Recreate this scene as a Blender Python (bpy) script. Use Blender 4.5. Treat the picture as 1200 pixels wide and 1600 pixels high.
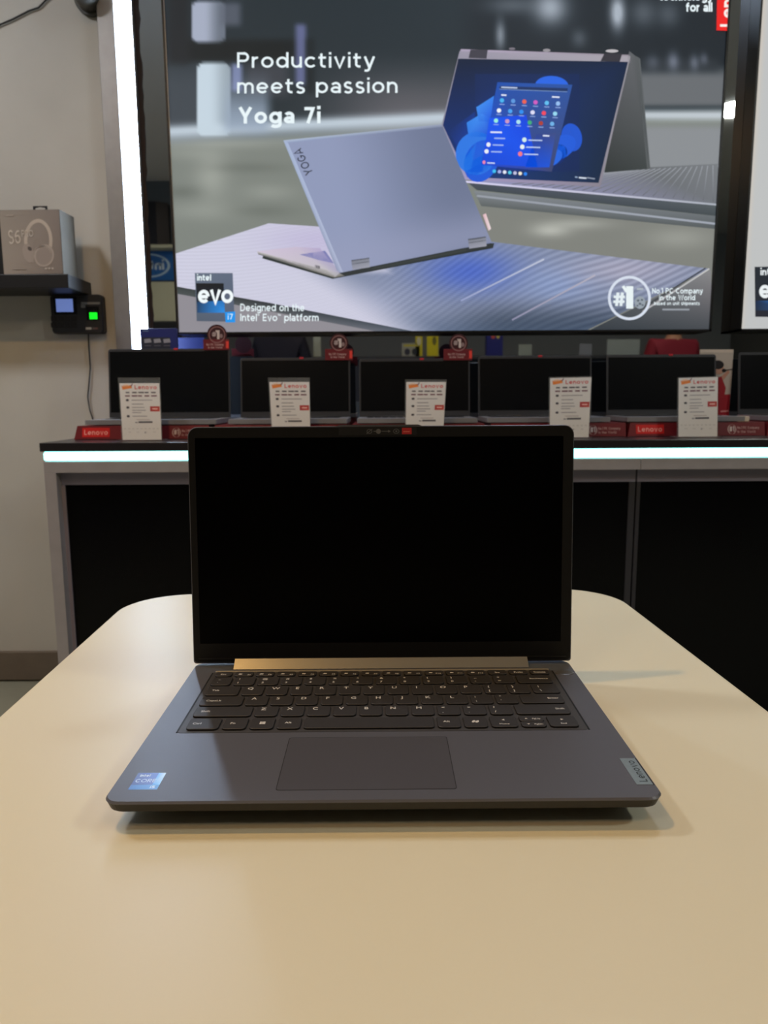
import bpy, bmesh, math, random
import numpy as np
from mathutils import Vector, Matrix

random.seed(7)
SC = bpy.context.scene
COL = SC.collection
for o in list(bpy.data.objects):
    bpy.data.objects.remove(o, do_unlink=True)

# ------------------------------------------------------------------ camera
F_PX, PITCH, ROLL = 1170.2, 0.15204, -0.0058
CAM = Vector((0.001, -0.3992, 0.2479))            # table top is z = 0
_cp, _sp = math.cos(PITCH), math.sin(PITCH)
FWD = Vector((0, _cp, -_sp))
_rt, _up = Vector((1, 0, 0)), Vector((0, _sp, _cp))
RT = _rt * math.cos(ROLL) + _up * math.sin(ROLL)
UP = -_rt * math.sin(ROLL) + _up * math.cos(ROLL)
cd = bpy.data.cameras.new('camera')
cam = bpy.data.objects.new('camera', cd)
COL.objects.link(cam)
m = Matrix((RT, UP, -FWD)).transposed().to_4x4()
m.translation = CAM
cam.matrix_world = m
cd.sensor_fit = 'VERTICAL'
cd.sensor_height = 36.0
cd.sensor_width = 27.0
cd.lens = F_PX * 36.0 / 1600.0
cd.clip_start = 0.02
cd.dof.use_dof = True
cd.dof.focus_distance = 0.56
cd.dof.aperture_fstop = 16
SC.camera = cam

# ------------------------------------------------------------------ world / exposure / light levels
SC.view_settings.view_transform = 'Standard'
SC.view_settings.look = 'None'
SC.view_settings.gamma = 1.0
SC.view_settings.exposure = 0.0
SC.view_settings.use_curve_mapping = False
w = bpy.data.worlds.new('world')
SC.world = w
w.use_nodes = True
w.node_tree.nodes['Background'].inputs[0].default_value = (0.5, 0.48, 0.45, 1)
w.node_tree.nodes['Background'].inputs[1].default_value = 0.02
LAMP_KEY = 1900.0     # small warm spot left of the table
LAMP_WARM = 34.0     # the other warm ceiling lamps
LAMP_COOL = 80.0     # cooler ceiling lamps, some added to brighten wall and table back
LED_COLUMN = 34.0
LED_COUNTER = 3.0
BOX_GLOW = 1.0

FLOOR = -0.73
CEIL = 2.05
YW = 2.12            # back wall plane
YF = 1.55            # counter front
YB = 2.05            # backlit sign front


def ray(u, v):
    return FWD + RT * ((u - 600) / F_PX) - UP * ((v - 800) / F_PX)


def at(u, v, Y):
    d = ray(u, v)
    return CAM + d * ((Y - CAM.y) / d.y)


def on_plane(u, v, p0, n):
    d = ray(u, v)
    return CAM + d * ((Vector(p0) - CAM).dot(n) / d.dot(n))


# ------------------------------------------------------------------ materials
def lin(c):
    out = []
    for x in c[:3]:
        x = x / 255.0
        out.append(x / 12.92 if x <= 0.04045 else ((x + 0.055) / 1.055) ** 2.4)
    return tuple(out) + (1.0,)


MATS = {}


def mat(name, rgb, rough=0.5, metal=0.0, ior=1.45, emit=0.0, ecol=None, noise=0.0, nscale=8.0, bump=0.0, bscale=200.0, trans=0.0, spec=0.5):
    if name in MATS:
        return MATS[name]
    M = bpy.data.materials.new(name)
    M.use_nodes = True
    nt = M.node_tree
    b = nt.nodes['Principled BSDF']
    b.inputs['Base Color'].default_value = lin(rgb)
    b.inputs['Roughness'].default_value = rough
    b.inputs['Metallic'].default_value = metal
    b.inputs['IOR'].default_value = ior
    b.inputs['Specular IOR Level'].default_value = spec
    if trans:
        b.inputs['Transmission Weight'].default_value = trans
    if emit:
        b.inputs['Emission Color'].default_value = lin(ecol or rgb)
        b.inputs['Emission Strength'].default_value = emit
    if noise or bump:
        tc = nt.nodes.new('ShaderNodeTexCoord')
    if noise:
        n = nt.nodes.new('ShaderNodeTexNoise')
        n.inputs['Scale'].default_value = nscale
        n.inputs['Detail'].default_value = 6
        nt.links.new(tc.outputs['Object'], n.inputs['Vector'])
        r = nt.nodes.new('ShaderNodeMapRange')
        r.inputs['From Min'].default_value = 0.3
        r.inputs['From Max'].default_value = 0.7
        r.inputs['To Min'].default_value = 1 - noise
        r.inputs['To Max'].default_value = 1 + noise
        nt.links.new(n.outputs['Fac'], r.inputs['Value'])
        mx = nt.nodes.new('ShaderNodeVectorMath')
        mx.operation = 'SCALE'
        mx.inputs[0].default_value = lin(rgb)[:3]
        nt.links.new(r.outputs['Result'], mx.inputs['Scale'])
        nt.links.new(mx.outputs['Vector'], b.inputs['Base Color'])
    if bump:
        n2 = nt.nodes.new('ShaderNodeTexNoise')
        n2.inputs['Scale'].default_value = bscale
        nt.links.new(tc.outputs['Object'], n2.inputs['Vector'])
        bp = nt.nodes.new('ShaderNodeBump')
        bp.inputs['Strength'].default_value = bump
        bp.inputs['Distance'].default_value = 0.001
        nt.links.new(n2.outputs['Fac'], bp.inputs['Height'])
        nt.links.new(bp.outputs['Normal'], b.inputs['Normal'])
    MATS[name] = M
    return M


def mat_print(name, rough=0.5, emit=0.0, metal=0.0):
    """material whose colour comes from the printed colour attribute"""
    if name in MATS:
        return MATS[name]
    M = bpy.data.materials.new(name)
    M.use_nodes = True
    nt = M.node_tree
    a = nt.nodes.new('ShaderNodeAttribute')
    a.attribute_name = 'Col'
    b = nt.nodes['Principled BSDF']
    if emit:
        b.inputs['Base Color'].default_value = (0.02, 0.02, 0.02, 1)
        b.inputs['Specular IOR Level'].default_value = 0.2
        nt.links.new(a.outputs['Color'], b.inputs['Emission Color'])
        b.inputs['Emission Strength'].default_value = emit
    else:
        nt.links.new(a.outputs['Color'], b.inputs['Base Color'])
    b.inputs['Roughness'].default_value = rough
    b.inputs['Metallic'].default_value = metal
    MATS[name] = M
    return M


# ------------------------------------------------------------------ object helpers
def tag(o, label=None, cat=None, group=None, kind=None):
    if label: o['label'] = label
    if cat: o['category'] = cat
    if group: o['group'] = group
    if kind: o['kind'] = kind
    return o


def thing(name, label, cat, loc=(0, 0, 0), rz=0.0, group=None):
    o = bpy.data.objects.new(name, None)
    o.empty_display_size = 0.05
    COL.objects.link(o)
    o.location = loc
    o.rotation_euler = (0, 0, rz)
    tag(o, label, cat, group)
    return o


def world_of(o):
    M = Matrix.Identity(4)
    while o is not None:
        M = (Matrix.Translation(o.location) @ o.rotation_euler.to_matrix().to_4x4()) @ M
        o = o.parent
    return M


def link_mesh(name, me, material, parent=None, world=False):
    o = bpy.data.objects.new(name, me)
    COL.objects.link(o)
    mats = material if isinstance(material, (list, tuple)) else [material]
    for mm in mats:
        me.materials.append(mm)
    if parent is not None:
        if world:
            me.transform(world_of(parent).inverted())
        o.parent = parent
    return o


class MB:
    """collects shapes into one mesh"""
    def __init__(s):
        s.bm = bmesh.new()
        s.mi = 0

    def _new(s, n0):
        for f in list(s.bm.faces)[n0:]:
            f.material_index = s.mi

    def box(s, x0, x1, y0, y1, z0, z1, bev=0.0, M=None, seg=2):
        b = bmesh.new()
        bmesh.ops.create_cube(b, size=1)
        for v in b.verts:
            v.co = Vector((x0 + (v.co.x + .5) * (x1 - x0), y0 + (v.co.y + .5) * (y1 - y0), z0 + (v.co.z + .5) * (z1 - z0)))
        if bev:
            bmesh.ops.bevel(b, geom=b.edges[:], offset=bev, segments=seg, affect='EDGES', profile=0.5)
        s.merge(b, M)
        return s

    def merge(s, b, M=None):
        if M is not None:
            b.transform(M)
        vm = {}
        for v in b.verts:
            vm[v] = s.bm.verts.new(v.co)
        for f in b.faces:
            try:
                nf = s.bm.faces.new([vm[v] for v in f.verts])
                nf.material_index = s.mi
                nf.smooth = f.smooth
            except ValueError:
                pass
        b.free()

    def loft(s, rings, cap0=True, cap1=True, closed=True, smooth=False):
        vs = [[s.bm.verts.new(p) for p in r] for r in rings]
        n = len(vs[0])
        for a, b in zip(vs[:-1], vs[1:]):
            for i in range(n if closed else n - 1):
                j = (i + 1) % n
                f = s.bm.faces.new((a[i], a[j], b[j], b[i]))
                f.material_index = s.mi
                f.smooth = smooth
        if cap0:
            f = s.bm.faces.new(vs[0][::-1]); f.material_index = s.mi
        if cap1:
            f = s.bm.faces.new(vs[-1]); f.material_index = s.mi
        return s

    def cyl(s, p0, p1, r0, r1=None, n=24, smooth=True, caps=True):
        r1 = r0 if r1 is None else r1
        p0, p1 = Vector(p0), Vector(p1)
        d = (p1 - p0).normalized()
        a = d.orthogonal().normalized()
        b = d.cross(a)
        rings = [[p + (a * math.cos(2 * math.pi * i / n) + b * math.sin(2 * math.pi * i / n)) * r for i in range(n)] for p, r in ((p0, r0), (p1, r1))]
        return s.loft(rings, caps, caps, True, smooth)

    def tube(s, pts, r, n=8):
        pts = [Vector(p) for p in pts]
        rings = []
        a = None
        for i, p in enumerate(pts):
            d = (pts[min(i + 1, len(pts) - 1)] - pts[max(i - 1, 0)]).normalized()
            if a is None:
                a = d.orthogonal().normalized()
            a = (a - d * a.dot(d)).normalized()
            b = d.cross(a)
            rr = r[i] if isinstance(r, (list, tuple)) else r
            rings.append([p + (a * math.cos(2 * math.pi * k / n) + b * math.sin(2 * math.pi * k / n)) * rr for k in range(n)])
        return s.loft(rings, smooth=True)

    def poly(s, pts):
        f = s.bm.faces.new([s.bm.verts.new(p) for p in pts])
        f.material_index = s.mi
        return s

    def prism(s, pts, off):
        """polygon (3D pts) extruded by the vector off"""
        off = Vector(off)
        return s.loft([[Vector(p) for p in pts], [Vector(p) + off for p in pts]])

    def build(s, name, material, parent=None, world=False):
        bmesh.ops.recalc_face_normals(s.bm, faces=s.bm.faces[:])
        me = bpy.data.meshes.new(name)
        s.bm.to_mesh(me)
        s.bm.free()
        return link_mesh(name, me, material, parent, world)


def rr(x0, x1, y0, y1, r, n=6):
    """rounded rectangle; r may be one radius or (bl, br, tr, tl)"""
    if not isinstance(r, (list, tuple)):
        r = (r,) * 4
    cs = [(x0 + r[0], y0 + r[0], r[0], 180), (x1 - r[1], y0 + r[1], r[1], 270), (x1 - r[2], y1 - r[2], r[2], 0), (x0 + r[3], y1 - r[3], r[3], 90)]
    out = []
    for cx, cy, rad, a0 in cs:
        for i in range(n + 1):
            a = math.radians(a0 + 90 * i / n)
            out.append((cx + rad * math.cos(a), cy + rad * math.sin(a)))
    return out


# ------------------------------------------------------------------ text and flat prints
_TXT = {}
_CAP = [None]


def text_geo(s, bold=0.0, spacing=1.0, shear=0.0):
    key = (s, bold, spacing, shear)
    if key in _TXT:
        return _TXT[key]
    cu = bpy.data.curves.new('txt', 'FONT')
    cu.body = s
    cu.size = 1.0
    cu.resolution_u = 3
    cu.offset = bold
    cu.space_character = spacing
    cu.shear = shear
    ob = bpy.data.objects.new('txt', cu)
    me = bpy.data.meshes.new_from_object(ob)
    vs = np.array([v.co[:2] for v in me.vertices]) if len(me.vertices) else np.zeros((0, 2))
    fs = [tuple(p.vertices) for p in me.polygons]
    bpy.data.objects.remove(ob)
    bpy.data.curves.remove(cu)
    bpy.data.meshes.remove(me)
    _TXT[key] = (vs, fs)
    return _TXT[key]


def cap_h():
    if _CAP[0] is None:
        vs, _ = text_geo('H')
        _CAP[0] = vs[:, 1].max() - vs[:, 1].min()
    return _CAP[0]


def _arc(cx, cy, rx, ry, a0, a1, n=None):
    n = n or max(4, int(abs(a1 - a0) / 12))
    return [(cx + rx * math.cos(math.radians(a0 + (a1 - a0) * i / n)), cy + ry * math.sin(math.radians(a0 + (a1 - a0) * i / n))) for i in range(n + 1)]


def glyph(ch, s):
    """strokes of a geometric sans letter (cap height 1, half stroke s) and its width"""
    x = .72
    A = _arc
    if ch == ' ': return [], .34
    if ch == 'o': return [A(.37, x / 2, .37 - s, x / 2 - s, 0, 360)], .74
    if ch == 'c': return [A(.37, x / 2, .37 - s, x / 2 - s, 42, 318)], .66
    if ch == 'e': return [[(s, x / 2 - .01), (.70 - s, x / 2 - .01)] , A(.36, x / 2, .36 - s, x / 2 - s, 0, 318)], .72
    if ch == 'd': return [A(.36, x / 2, .36 - s, x / 2 - s, 0, 360), [(.74 - s, 0), (.74 - s, 1)]], .74
    if ch == 'b': return [A(.38, x / 2, .36 - s, x / 2 - s, 0, 360), [(s, 0), (s, 1)]], .74
    if ch == 'p': return [A(.38, x / 2, .36 - s, x / 2 - s, 0, 360), [(s, -.27), (s, x)]], .74
    if ch == 'g': return [A(.36, x / 2, .36 - s, x / 2 - s, 0, 360), [(.74 - s, x)] + A(.38, -.04, .36 - s, .24 - s, 0, -150)], .74
    if ch == 'a': return [A(.31, .22, .31 - s, .22 - s, 0, 360), [(.62 - s, 0)] + A(.31, .44, .31 - s, .28 - s, 0, 150)], .62
    if ch == 'i': return [[(s, 0), (s, x)], [(s, .86), (s, .86 + 2 * s)]], 2 * s
    if ch == 'l': return [[(s, 0), (s, 1)]], 2 * s
    if ch == 'n': return [[(s, 0), (s, x)], A(.32, x - .32, .32 - s, .32 - s, 180, 0) + [(.64 - s, 0)]], .64
    if ch == 'h': return [[(s, 0), (s, 1)], A(.32, x - .32, .32 - s, .32 - s, 180, 0) + [(.64 - s, 0)]], .64
    if ch == 'u': return [[(s, x)] + A(.32, .32, .32 - s, .32 - s, 180, 360) + [(.64 - s, x)], [(.64 - s, 0), (.64 - s, x)]], .64
    if ch == 'm': return [[(s, 0), (s, x)], A(.29, x - .29, .29 - s, .29 - s, 180, 0) + [(.58 - s, 0)], A(.87 - 2 * s, x - .29, .29 - s, .29 - s, 180, 0) + [(1.16 - 3 * s, 0)]], 1.16 - 2 * s
    if ch == 'r': return [[(s, 0), (s, x)], A(.32, x - .33, .32 - s, .33 - s, 180, 78)], .40
    if ch == 't': return [[(.18, .92), (.18, .24)] + A(.18 + .2, .22, .2, .22 - s, 180, 285), [(0, x - s), (.46, x - s)]], .47
    if ch == 'f': return [[(.16, 0), (.16, .74)] + A(.36, .74, .2, .26 - s, 180, 85), [(0, x - s), (.42, x - s)]], .44
    if ch == 'v': return [[(s * .9, x), (.34, 0), (.68 - s * .9, x)]], .68
    if ch == 'y': return [[(s * .9, x), (.34, 0)], [(.68 - s * .9, x), (.30, -.14), (.22, -.27 + s), (.05, -.27 + s)]], .68
    if ch == 'w': return [[(s * .9, x), (.27, 0), (.49, x - s), (.71, 0), (.98 - s * .9, x)]], .98
    if ch == 's': return [A(.28, x * .735, .26 - s, x * .265 - s * .5, 25, 270, 14)[:-1] + A(.28, x * .265 , .28 - s, x * .265 - s * .5, 90, -155, 14)], .56
    if ch == 'P': return [[(s, 0), (s, 1)], [(s, 1 - s), (.42, 1 - s)] + A(.42, .69, .30 - s, .31 - s, 90, -90) + [(s, .38 + s)]], .72
    if ch == 'R': return [[(s, 0), (s, 1)], [(s, 1 - s), (.42, 1 - s)] + A(.42, .69, .30 - s, .31 - s, 90, -90) + [(s, .38 + s)], [(.38, .42), (.72 - s, 0)]], .74
    if ch == 'D': return [[(s, 0), (s, 1)], [(s, 1 - s), (.34, 1 - s)] + A(.34, .5, .46 - s, .5 - s, 90, -90) + [(s, s)]], .80
    if ch == 'Y': return [[(s * .9, 1), (.41, .42)], [(.82 - s * .9, 1), (.41, .42)], [(.41, .46), (.41, 0)]], .82
    if ch == 'I': return [[(s, 0), (s, 1)]], 2 * s
    if ch == 'E': return [[(.6, 1 - s), (s, 1 - s), (s, s), (.6, s)], [(s, .5), (.54, .5)]], .62
    if ch == 'L': return [[(s, 1), (s, s), (.58, s)]], .60
    if ch == 'N': return [[(s, 0), (s, 1)], [(s, 1 - s), (.78 - s, s)], [(.78 - s, 0), (.78 - s, 1)]], .78
    if ch == 'C': return [A(.46, .5, .46 - s, .5 - s, 45, 315)], .84
    if ch == 'G': return [A(.46, .5, .46 - s, .5 - s, 45, 345) + [(.90 - s, .46), (.5, .46)]], .90
    if ch == 'O': return [A(.48, .5, .48 - s, .5 - s, 0, 360)], .96
    if ch == 'W': return [[(s * .9, 1), (.32, 0), (.57, 1 - s), (.82, 0), (1.14 - s * .9, 1)]], 1.14
    if ch == 'A': return [[(s * .9, 0), (.42, 1), (.84 - s * .9, 0)], [(.18, .28), (.66, .28)]], .84
    if ch == 'S': return [A(.33, .74, .30 - s, .26 - s * .5, 25, 270, 14)[:-1] + A(.33, .26, .33 - s, .26 - s * .5, 90, -155, 14)], .66
    if ch == '1': return [[(0, .84), (.26 - s, 1 - s * .6)], [(.26, 0), (.26, 1)]], .26 + s
    if ch == '5': return [[(.56, 1 - s), (.12, 1 - s), (.09, .56)] + A(.28, .32, .32 - s, .32 - s, 120, -150)], .6
    if ch == '6': return [A(.34, .33, .33 - s, .33 - s, 0, 360), [(s, .34)] + A(.45, .5, .45 - s, .5 - s, 180, 75)], .67
    if ch == '7': return [[(0, 1 - s), (.60 - s, 1 - s), (.2, 0)]], .62
    if ch == '#': return [[(.22, 0), (.32, 1)], [(.50, 0), (.60, 1)], [(.04, .68), (.76, .68)], [(.02, .32), (.74, .32)]], .78
    if ch == '.': return [[(s, 0), (s, 2 * s)]], 2 * s
    if ch == '\u00ae': return [A(.12, .86, .11, .11, 0, 360)], .24
    if ch == '\u2122': return [[(0, .95), (.16, .95)], [(.08, .95), (.08, .7)], [(.22, .7), (.22, .95), (.31, .76), (.40, .95), (.40, .7)]], .42
    return [], .4


def stroke_text(t, sw, gap):
    s = sw / 2
    V, Fc = [], []
    x = 0.0
    for ch in t:
        st, w_ = glyph(ch, s)
        for pl in st:
            n = len(pl)
            P_ = [Vector(p) for p in pl]
            closed = n > 6 and (P_[0] - P_[-1]).length < 1e-6
            b = len(V)
            small = s * (.45 if ch in '\u00ae\u2122' else 1)
            for i in range(n):
                a = P_[i - 1] if i else (P_[-2] if closed else None)
                c = P_[i + 1] if i < n - 1 else (P_[1] if closed else None)
                d1 = (P_[i] - a).normalized() if a is not None else None
                d2 = (c - P_[i]).normalized() if c is not None else None
                if d1 is None: nn, k = Vector((-d2.y, d2.x)), 1
                elif d2 is None: nn, k = Vector((-d1.y, d1.x)), 1
                else:
                    m_ = d1 + d2
                    if m_.length < 1e-4: m_ = d1
                    m_.normalize()
                    nn = Vector((-m_.y, m_.x))
                    k = min(1.6, 1 / max(.3, abs(nn.dot(Vector((-d1.y, d1.x))))))
                V.append((x + P_[i].x + nn.x * small * k, P_[i].y + nn.y * small * k))
                V.append((x + P_[i].x - nn.x * small * k, P_[i].y - nn.y * small * k))
            for i in range(n - 1):
                Fc.append((b + 2 * i, b + 2 * i + 2, b + 2 * i + 3, b + 2 * i + 1))
        x += w_ + gap
    return np.array(V), Fc, x - gap


class Pic:
    """flat printed artwork: coloured polygons in a 2D frame, mapped onto a plane; each later layer lies a hair in front"""
    def __init__(s, mapfn, gap=0.0003):
        s.map, s.gap = mapfn, gap
        s.V, s.F, s.C = [], [], []
        s.layer = 0

    def up(s):
        s.layer += 1
        return s

    def add(s, verts, faces, col, linear=False):
        b = len(s.V)
        for i, (x, y) in enumerate(verts):
            s.V.append(s.map(x, y, s.layer * s.gap))
            c = col[i] if isinstance(col, list) else col
            s.C.append(tuple(c) + (1.0,) * (4 - len(c)) if linear else lin(c))
        for f in faces:
            s.F.append(tuple(b + i for i in f))
        return s

    def poly(s, pts, col):
        return s.add(pts, [tuple(range(len(pts)))], col)

    def rect(s, x0, y0, x1, y1, col):
        return s.poly([(x0, y0), (x1, y0), (x1, y1), (x0, y1)], col)

    def ell(s, cx, cy, rx, ry, col, n=24, rot=0.0, a0=0.0, a1=2 * math.pi):
        pts = []
        for i in range(n):
            a = a0 + (a1 - a0) * i / n
            x, y = rx * math.cos(a), ry * math.sin(a)
            pts.append((cx + x * math.cos(rot) - y * math.sin(rot), cy + x * math.sin(rot) + y * math.cos(rot)))
        return s.poly(pts, col)

    def ring(s, cx, cy, rx, ry, wd, col, n=40, a0=0.0, a1=2 * math.pi, rot=0.0):
        v, f = [], []
        full = abs(a1 - a0 - 2 * math.pi) < 1e-6
        k = n if full else n + 1
        for i in range(k):
            a = a0 + (a1 - a0) * i / n
            for q in (0, 1):
                x, y = (rx - wd * q) * math.cos(a), (ry - wd * q) * math.sin(a)
                v.append((cx + x * math.cos(rot) - y * math.sin(rot), cy + x * math.sin(rot) + y * math.cos(rot)))
        for i in range(n):
            j = (i + 1) % k
            f.append((2 * i, 2 * j, 2 * j + 1, 2 * i + 1))
        return s.add(v, f, col)

    def line(s, p, q, wd, col, col2=None):
        p, q = Vector(p), Vector(q)
        d = (q - p).normalized()
        nrm = Vector((-d.y, d.x)) * wd * 0.5
        c = [col, col2 or col, col2 or col, col]
        return s.poly([tuple(p + nrm), tuple(q + nrm), tuple(q - nrm), tuple(p - nrm)], c)

    def text(s, t, x, y, cap, col, width=None, dirv=(1, 0), upv=(0, -1), bold=0.0, spacing=1.0, align='l', shear=0.0):
        """baseline starts at (x, y); dirv / upv are the text axes in the 2D frame (photo frame has y down)"""
        vs, fs = text_geo(t, bold, spacing, shear)
        if not len(vs):
            return s
        k = cap / cap_h()
        x0 = vs[:, 0].min()
        wn = vs[:, 0].max() - x0
        kx = k if width is None else width / wn
        off = 0 if align == 'l' else (-wn * kx / 2 if align == 'c' else -wn * kx)
        pts = []
        for vx, vy in vs:
            a = (vx - x0) * kx + off
            b = vy * k
            pts.append((x + dirv[0] * a + upv[0] * b, y + dirv[1] * a + upv[1] * b))
        return s.add(pts, fs, col)

    def stroke(s, t, x, y, cap, col, width=None, sw=.14, gap=.16, dirv=(1, 0), upv=(0, -1), align='l'):
        V, Fc, wn = stroke_text(t, sw, gap)
        kx = cap if width is None else width / wn
        off = 0 if align == 'l' else (-wn * kx / 2 if align == 'c' else -wn * kx)
        pts = [(x + dirv[0] * (a * kx + off) + upv[0] * b * cap, y + dirv[1] * (a * kx + off) + upv[1] * b * cap) for a, b in V]
        return s.add(pts, Fc, col)

    def quad(s, q, fn, n=24, m_=24):
        """four-cornered patch; fn is a colour function of the 2D frame or four corner colours"""
        a, b, c, d = [np.array(p, dtype=float) for p in q]
        S, T = np.meshgrid(np.linspace(0, 1, n + 1), np.linspace(0, 1, m_ + 1))
        S_, T_ = S[..., None], T[..., None]
        XY = (a * (1 - S_) + b * S_) * (1 - T_) + (d * (1 - S_) + c * S_) * T_
        if callable(fn):
            C = fn(XY[..., 0], XY[..., 1])
        else:
            k = [np.array(x, dtype=float) for x in fn]
            C = (k[0] * (1 - S_) + k[1] * S_) * (1 - T_) + (k[3] * (1 - S_) + k[2] * S_) * T_
        C = np.clip(C, 0, 255).reshape(-1, 3)
        W = n + 1
        faces = [(j * W + i, j * W + i + 1, (j + 1) * W + i + 1, (j + 1) * W + i) for j in range(m_) for i in range(n)]
        return s.add([tuple(p) for p in XY.reshape(-1, 2)], faces, [tuple(c_) for c_ in C])

    def grid(s, x0, y0, x1, y1, nx, ny, fn):
        xs = np.linspace(x0, x1, nx + 1)
        ys = np.linspace(y0, y1, ny + 1)
        U, Vv = np.meshgrid(xs, ys)
        C = np.clip(fn(U, Vv), 0, 255).reshape(-1, 3)
        verts = list(zip(U.ravel(), Vv.ravel()))
        faces = []
        W = nx + 1
        for j in range(ny):
            for i in range(nx):
                a = j * W + i
                faces.append((a, a + 1, a + W + 1, a + W))
        return s.add(verts, faces, [tuple(c) for c in C])

    def build(s, name, material, parent=None, world=True):
        me = bpy.data.meshes.new(name)
        me.from_pydata([tuple(v) for v in s.V], [], s.F)
        at_ = me.color_attributes.new('Col', 'FLOAT_COLOR', 'POINT')
        at_.data.foreach_set('color', np.array(s.C, dtype=np.float32).ravel())
        me.update()
        return link_mesh(name, me, material, parent, world)


def flat_map(o, ex, ey, en):
    """2D frame with origin o, axes ex / ey, front normal en"""
    o, ex, ey, en = Vector(o), Vector(ex), Vector(ey), Vector(en)
    return lambda x, y, h: o + ex * x + ey * y + en * h


def px_map(Y):
    """photo coordinates on the upright plane at depth Y"""
    return lambda u, v, h: at(u, v, Y) + Vector((0, -h, 0))


# ------------------------------------------------------------------ shared materials
M_ALU = mat('brushed_aluminium', (150, 148, 146), 0.42, 0.55, noise=0.06, nscale=30)
M_BLACK = mat('black_plastic', (22, 22, 24), 0.45)
M_DARK = mat('dark_plastic', (40, 41, 44), 0.5)
M_PRINT = mat_print('printed_card', 0.5)
M_PRINT_GLOSS = mat_print('printed_gloss', 0.3)

# ================================================================== THE ROOM
X0, X1, Y0 = -3.0, 4.0, -4.2


def struct(name, mb, m):
    o = mb.build(name, m)
    o['kind'] = 'structure'
    return o


struct('floor', MB().box(X0 - .1, X1 + .1, Y0 - .1, YW + .1, FLOOR - .1, FLOOR), mat('floor_tile', (150, 152, 136), 0.35, noise=0.08, nscale=5))
struct('ceiling', MB().box(X0 - .1, X1 + .1, Y0 - .1, YW + .1, CEIL, CEIL + .1), mat('ceiling_paint', (236, 236, 236), 0.8))

# plaster with faint stains
M_WALL = mat('wall_plaster', (196, 194, 186), 0.75, noise=0.08, nscale=2.2, bump=0.15, bscale=60)
struct('wall_back', MB().box(X0 - .1, X1 + .1, YW, YW + .1, FLOOR, CEIL), M_WALL)
struct('wall_left', MB().box(X0 - .1, X0, Y0, YW, FLOOR, CEIL), mat('wall_side', (180, 180, 180), 0.8))
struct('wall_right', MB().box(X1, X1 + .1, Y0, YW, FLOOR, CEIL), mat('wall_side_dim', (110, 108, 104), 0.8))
struct('wall_front', MB().box(X0 - .1, X1 + .1, Y0 - .1, Y0, FLOOR, CEIL), mat('wall_rear', (160, 162, 162), 0.8))

zb = at(20, 1019, YW - .015).z
bb = MB()
bb.box(X0, -0.80, YW - .016, YW, FLOOR + .006, zb, .003)
struct('baseboard_back', bb, mat('baseboard_tile', (112, 102, 90), 0.5, noise=0.08, nscale=14))
# ------------------------------------------------------------------ ceiling lamps


def ceiling_lamp(x, y, r, power, rgb, label):
    t = thing('ceiling_lamp', label, 'ceiling light', (x, y, CEIL - .03), 0, 'round ceiling lights')
    n = 40
    ringp = lambda rad, z: [(rad * math.cos(2 * math.pi * i / n), rad * math.sin(2 * math.pi * i / n), z) for i in range(n)]
    MB().loft([ringp(r + .012, .03), ringp(r + .012, .002), ringp(r + .004, -.004), ringp(r, .002), ringp(r, .03)], False, False, True, True).build('frame', mat('lamp_rim', (215, 212, 205), 0.4), t)
    MB().loft([ringp(r, .004), ringp(r * .6, .002)], False, True).build('diffuser', mat('lamp_glow_%d' % int(power * 10 + rgb[2]), rgb, 0.5, emit=power), t)
    return t


ceiling_lamp(-0.75, 0.16, 0.028, LAMP_KEY, (255, 198, 118), 'round warm ceiling downlight above the left side of the table')
ceiling_lamp(2.24, -0.39, 0.15, LAMP_WARM * 3.4, (250, 250, 238), 'round ceiling light right of the table, mirrored between the two backlit signs')
ceiling_lamp(0.62, -0.95, 0.12, LAMP_WARM * 1.0, (255, 188, 98), 'round warm ceiling light behind the viewer, right of the person')
ceiling_lamp(-0.95, -1.25, 0.15, LAMP_COOL * .4, (255, 232, 206), 'round ceiling light above the person in the dark shirt')
ceiling_lamp(0.55, 1.15, 0.12, LAMP_COOL * .72, (218, 232, 255), 'added round ceiling light, unseen, in front of the large backlit sign')  # added lamp, out of view: cool fill for table back and counter
ceiling_lamp(-1.75, 0.85, 0.15, LAMP_COOL * 1.2, (250, 250, 255), 'added round ceiling light, unseen, brightening the plastered wall on the left')  # added lamp, out of view: lifts the plaster wall

# ================================================================== DARK MIRROR + SIGNS
mx0 = at(217, 300, YW).x
mp = MB().box(mx0, 3.6, YW - .008, YW - .0005, FLOOR + .3, CEIL - .02)
o = mp.build('mirror_panel', mat('dark_mirror_glass', (190, 194, 196), 0.02, 1.0))
tag(o, 'dark tinted mirror panel covering the wall behind the signs and display counter', 'mirror panel')

# ---- light column left of the sign
YL = YW - .036
xa = at(150, 0, YL).x; xb = at(177, 0, YL).x; xc = at(203, 0, YL).x
zt = CEIL - .01
lo = 0.137
t = thing('light_column', 'tall aluminium column with glowing white LED strip, left of the large sign', 'light column', (xa, YL, lo))
cb = MB()
cb.box(xa, xb, YL - .002, YW - .001, lo, zt, .002)
cb.box(xb - .001, xc + .003, YL + .022, YW - .009, lo, zt)
cb.box(xc, xc + .003, YL + .006, YL + .024, lo, zt)
cb.build('channel_frame', M_ALU, t, True)
MB().box(xb + .0005, xc - .0005, YL + .010, YL + .021, lo + .002, zt - .002, .003).build('led_diffuser', mat('led_white', (206, 228, 255), 0.5, emit=LED_COLUMN), t, True)
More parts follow.
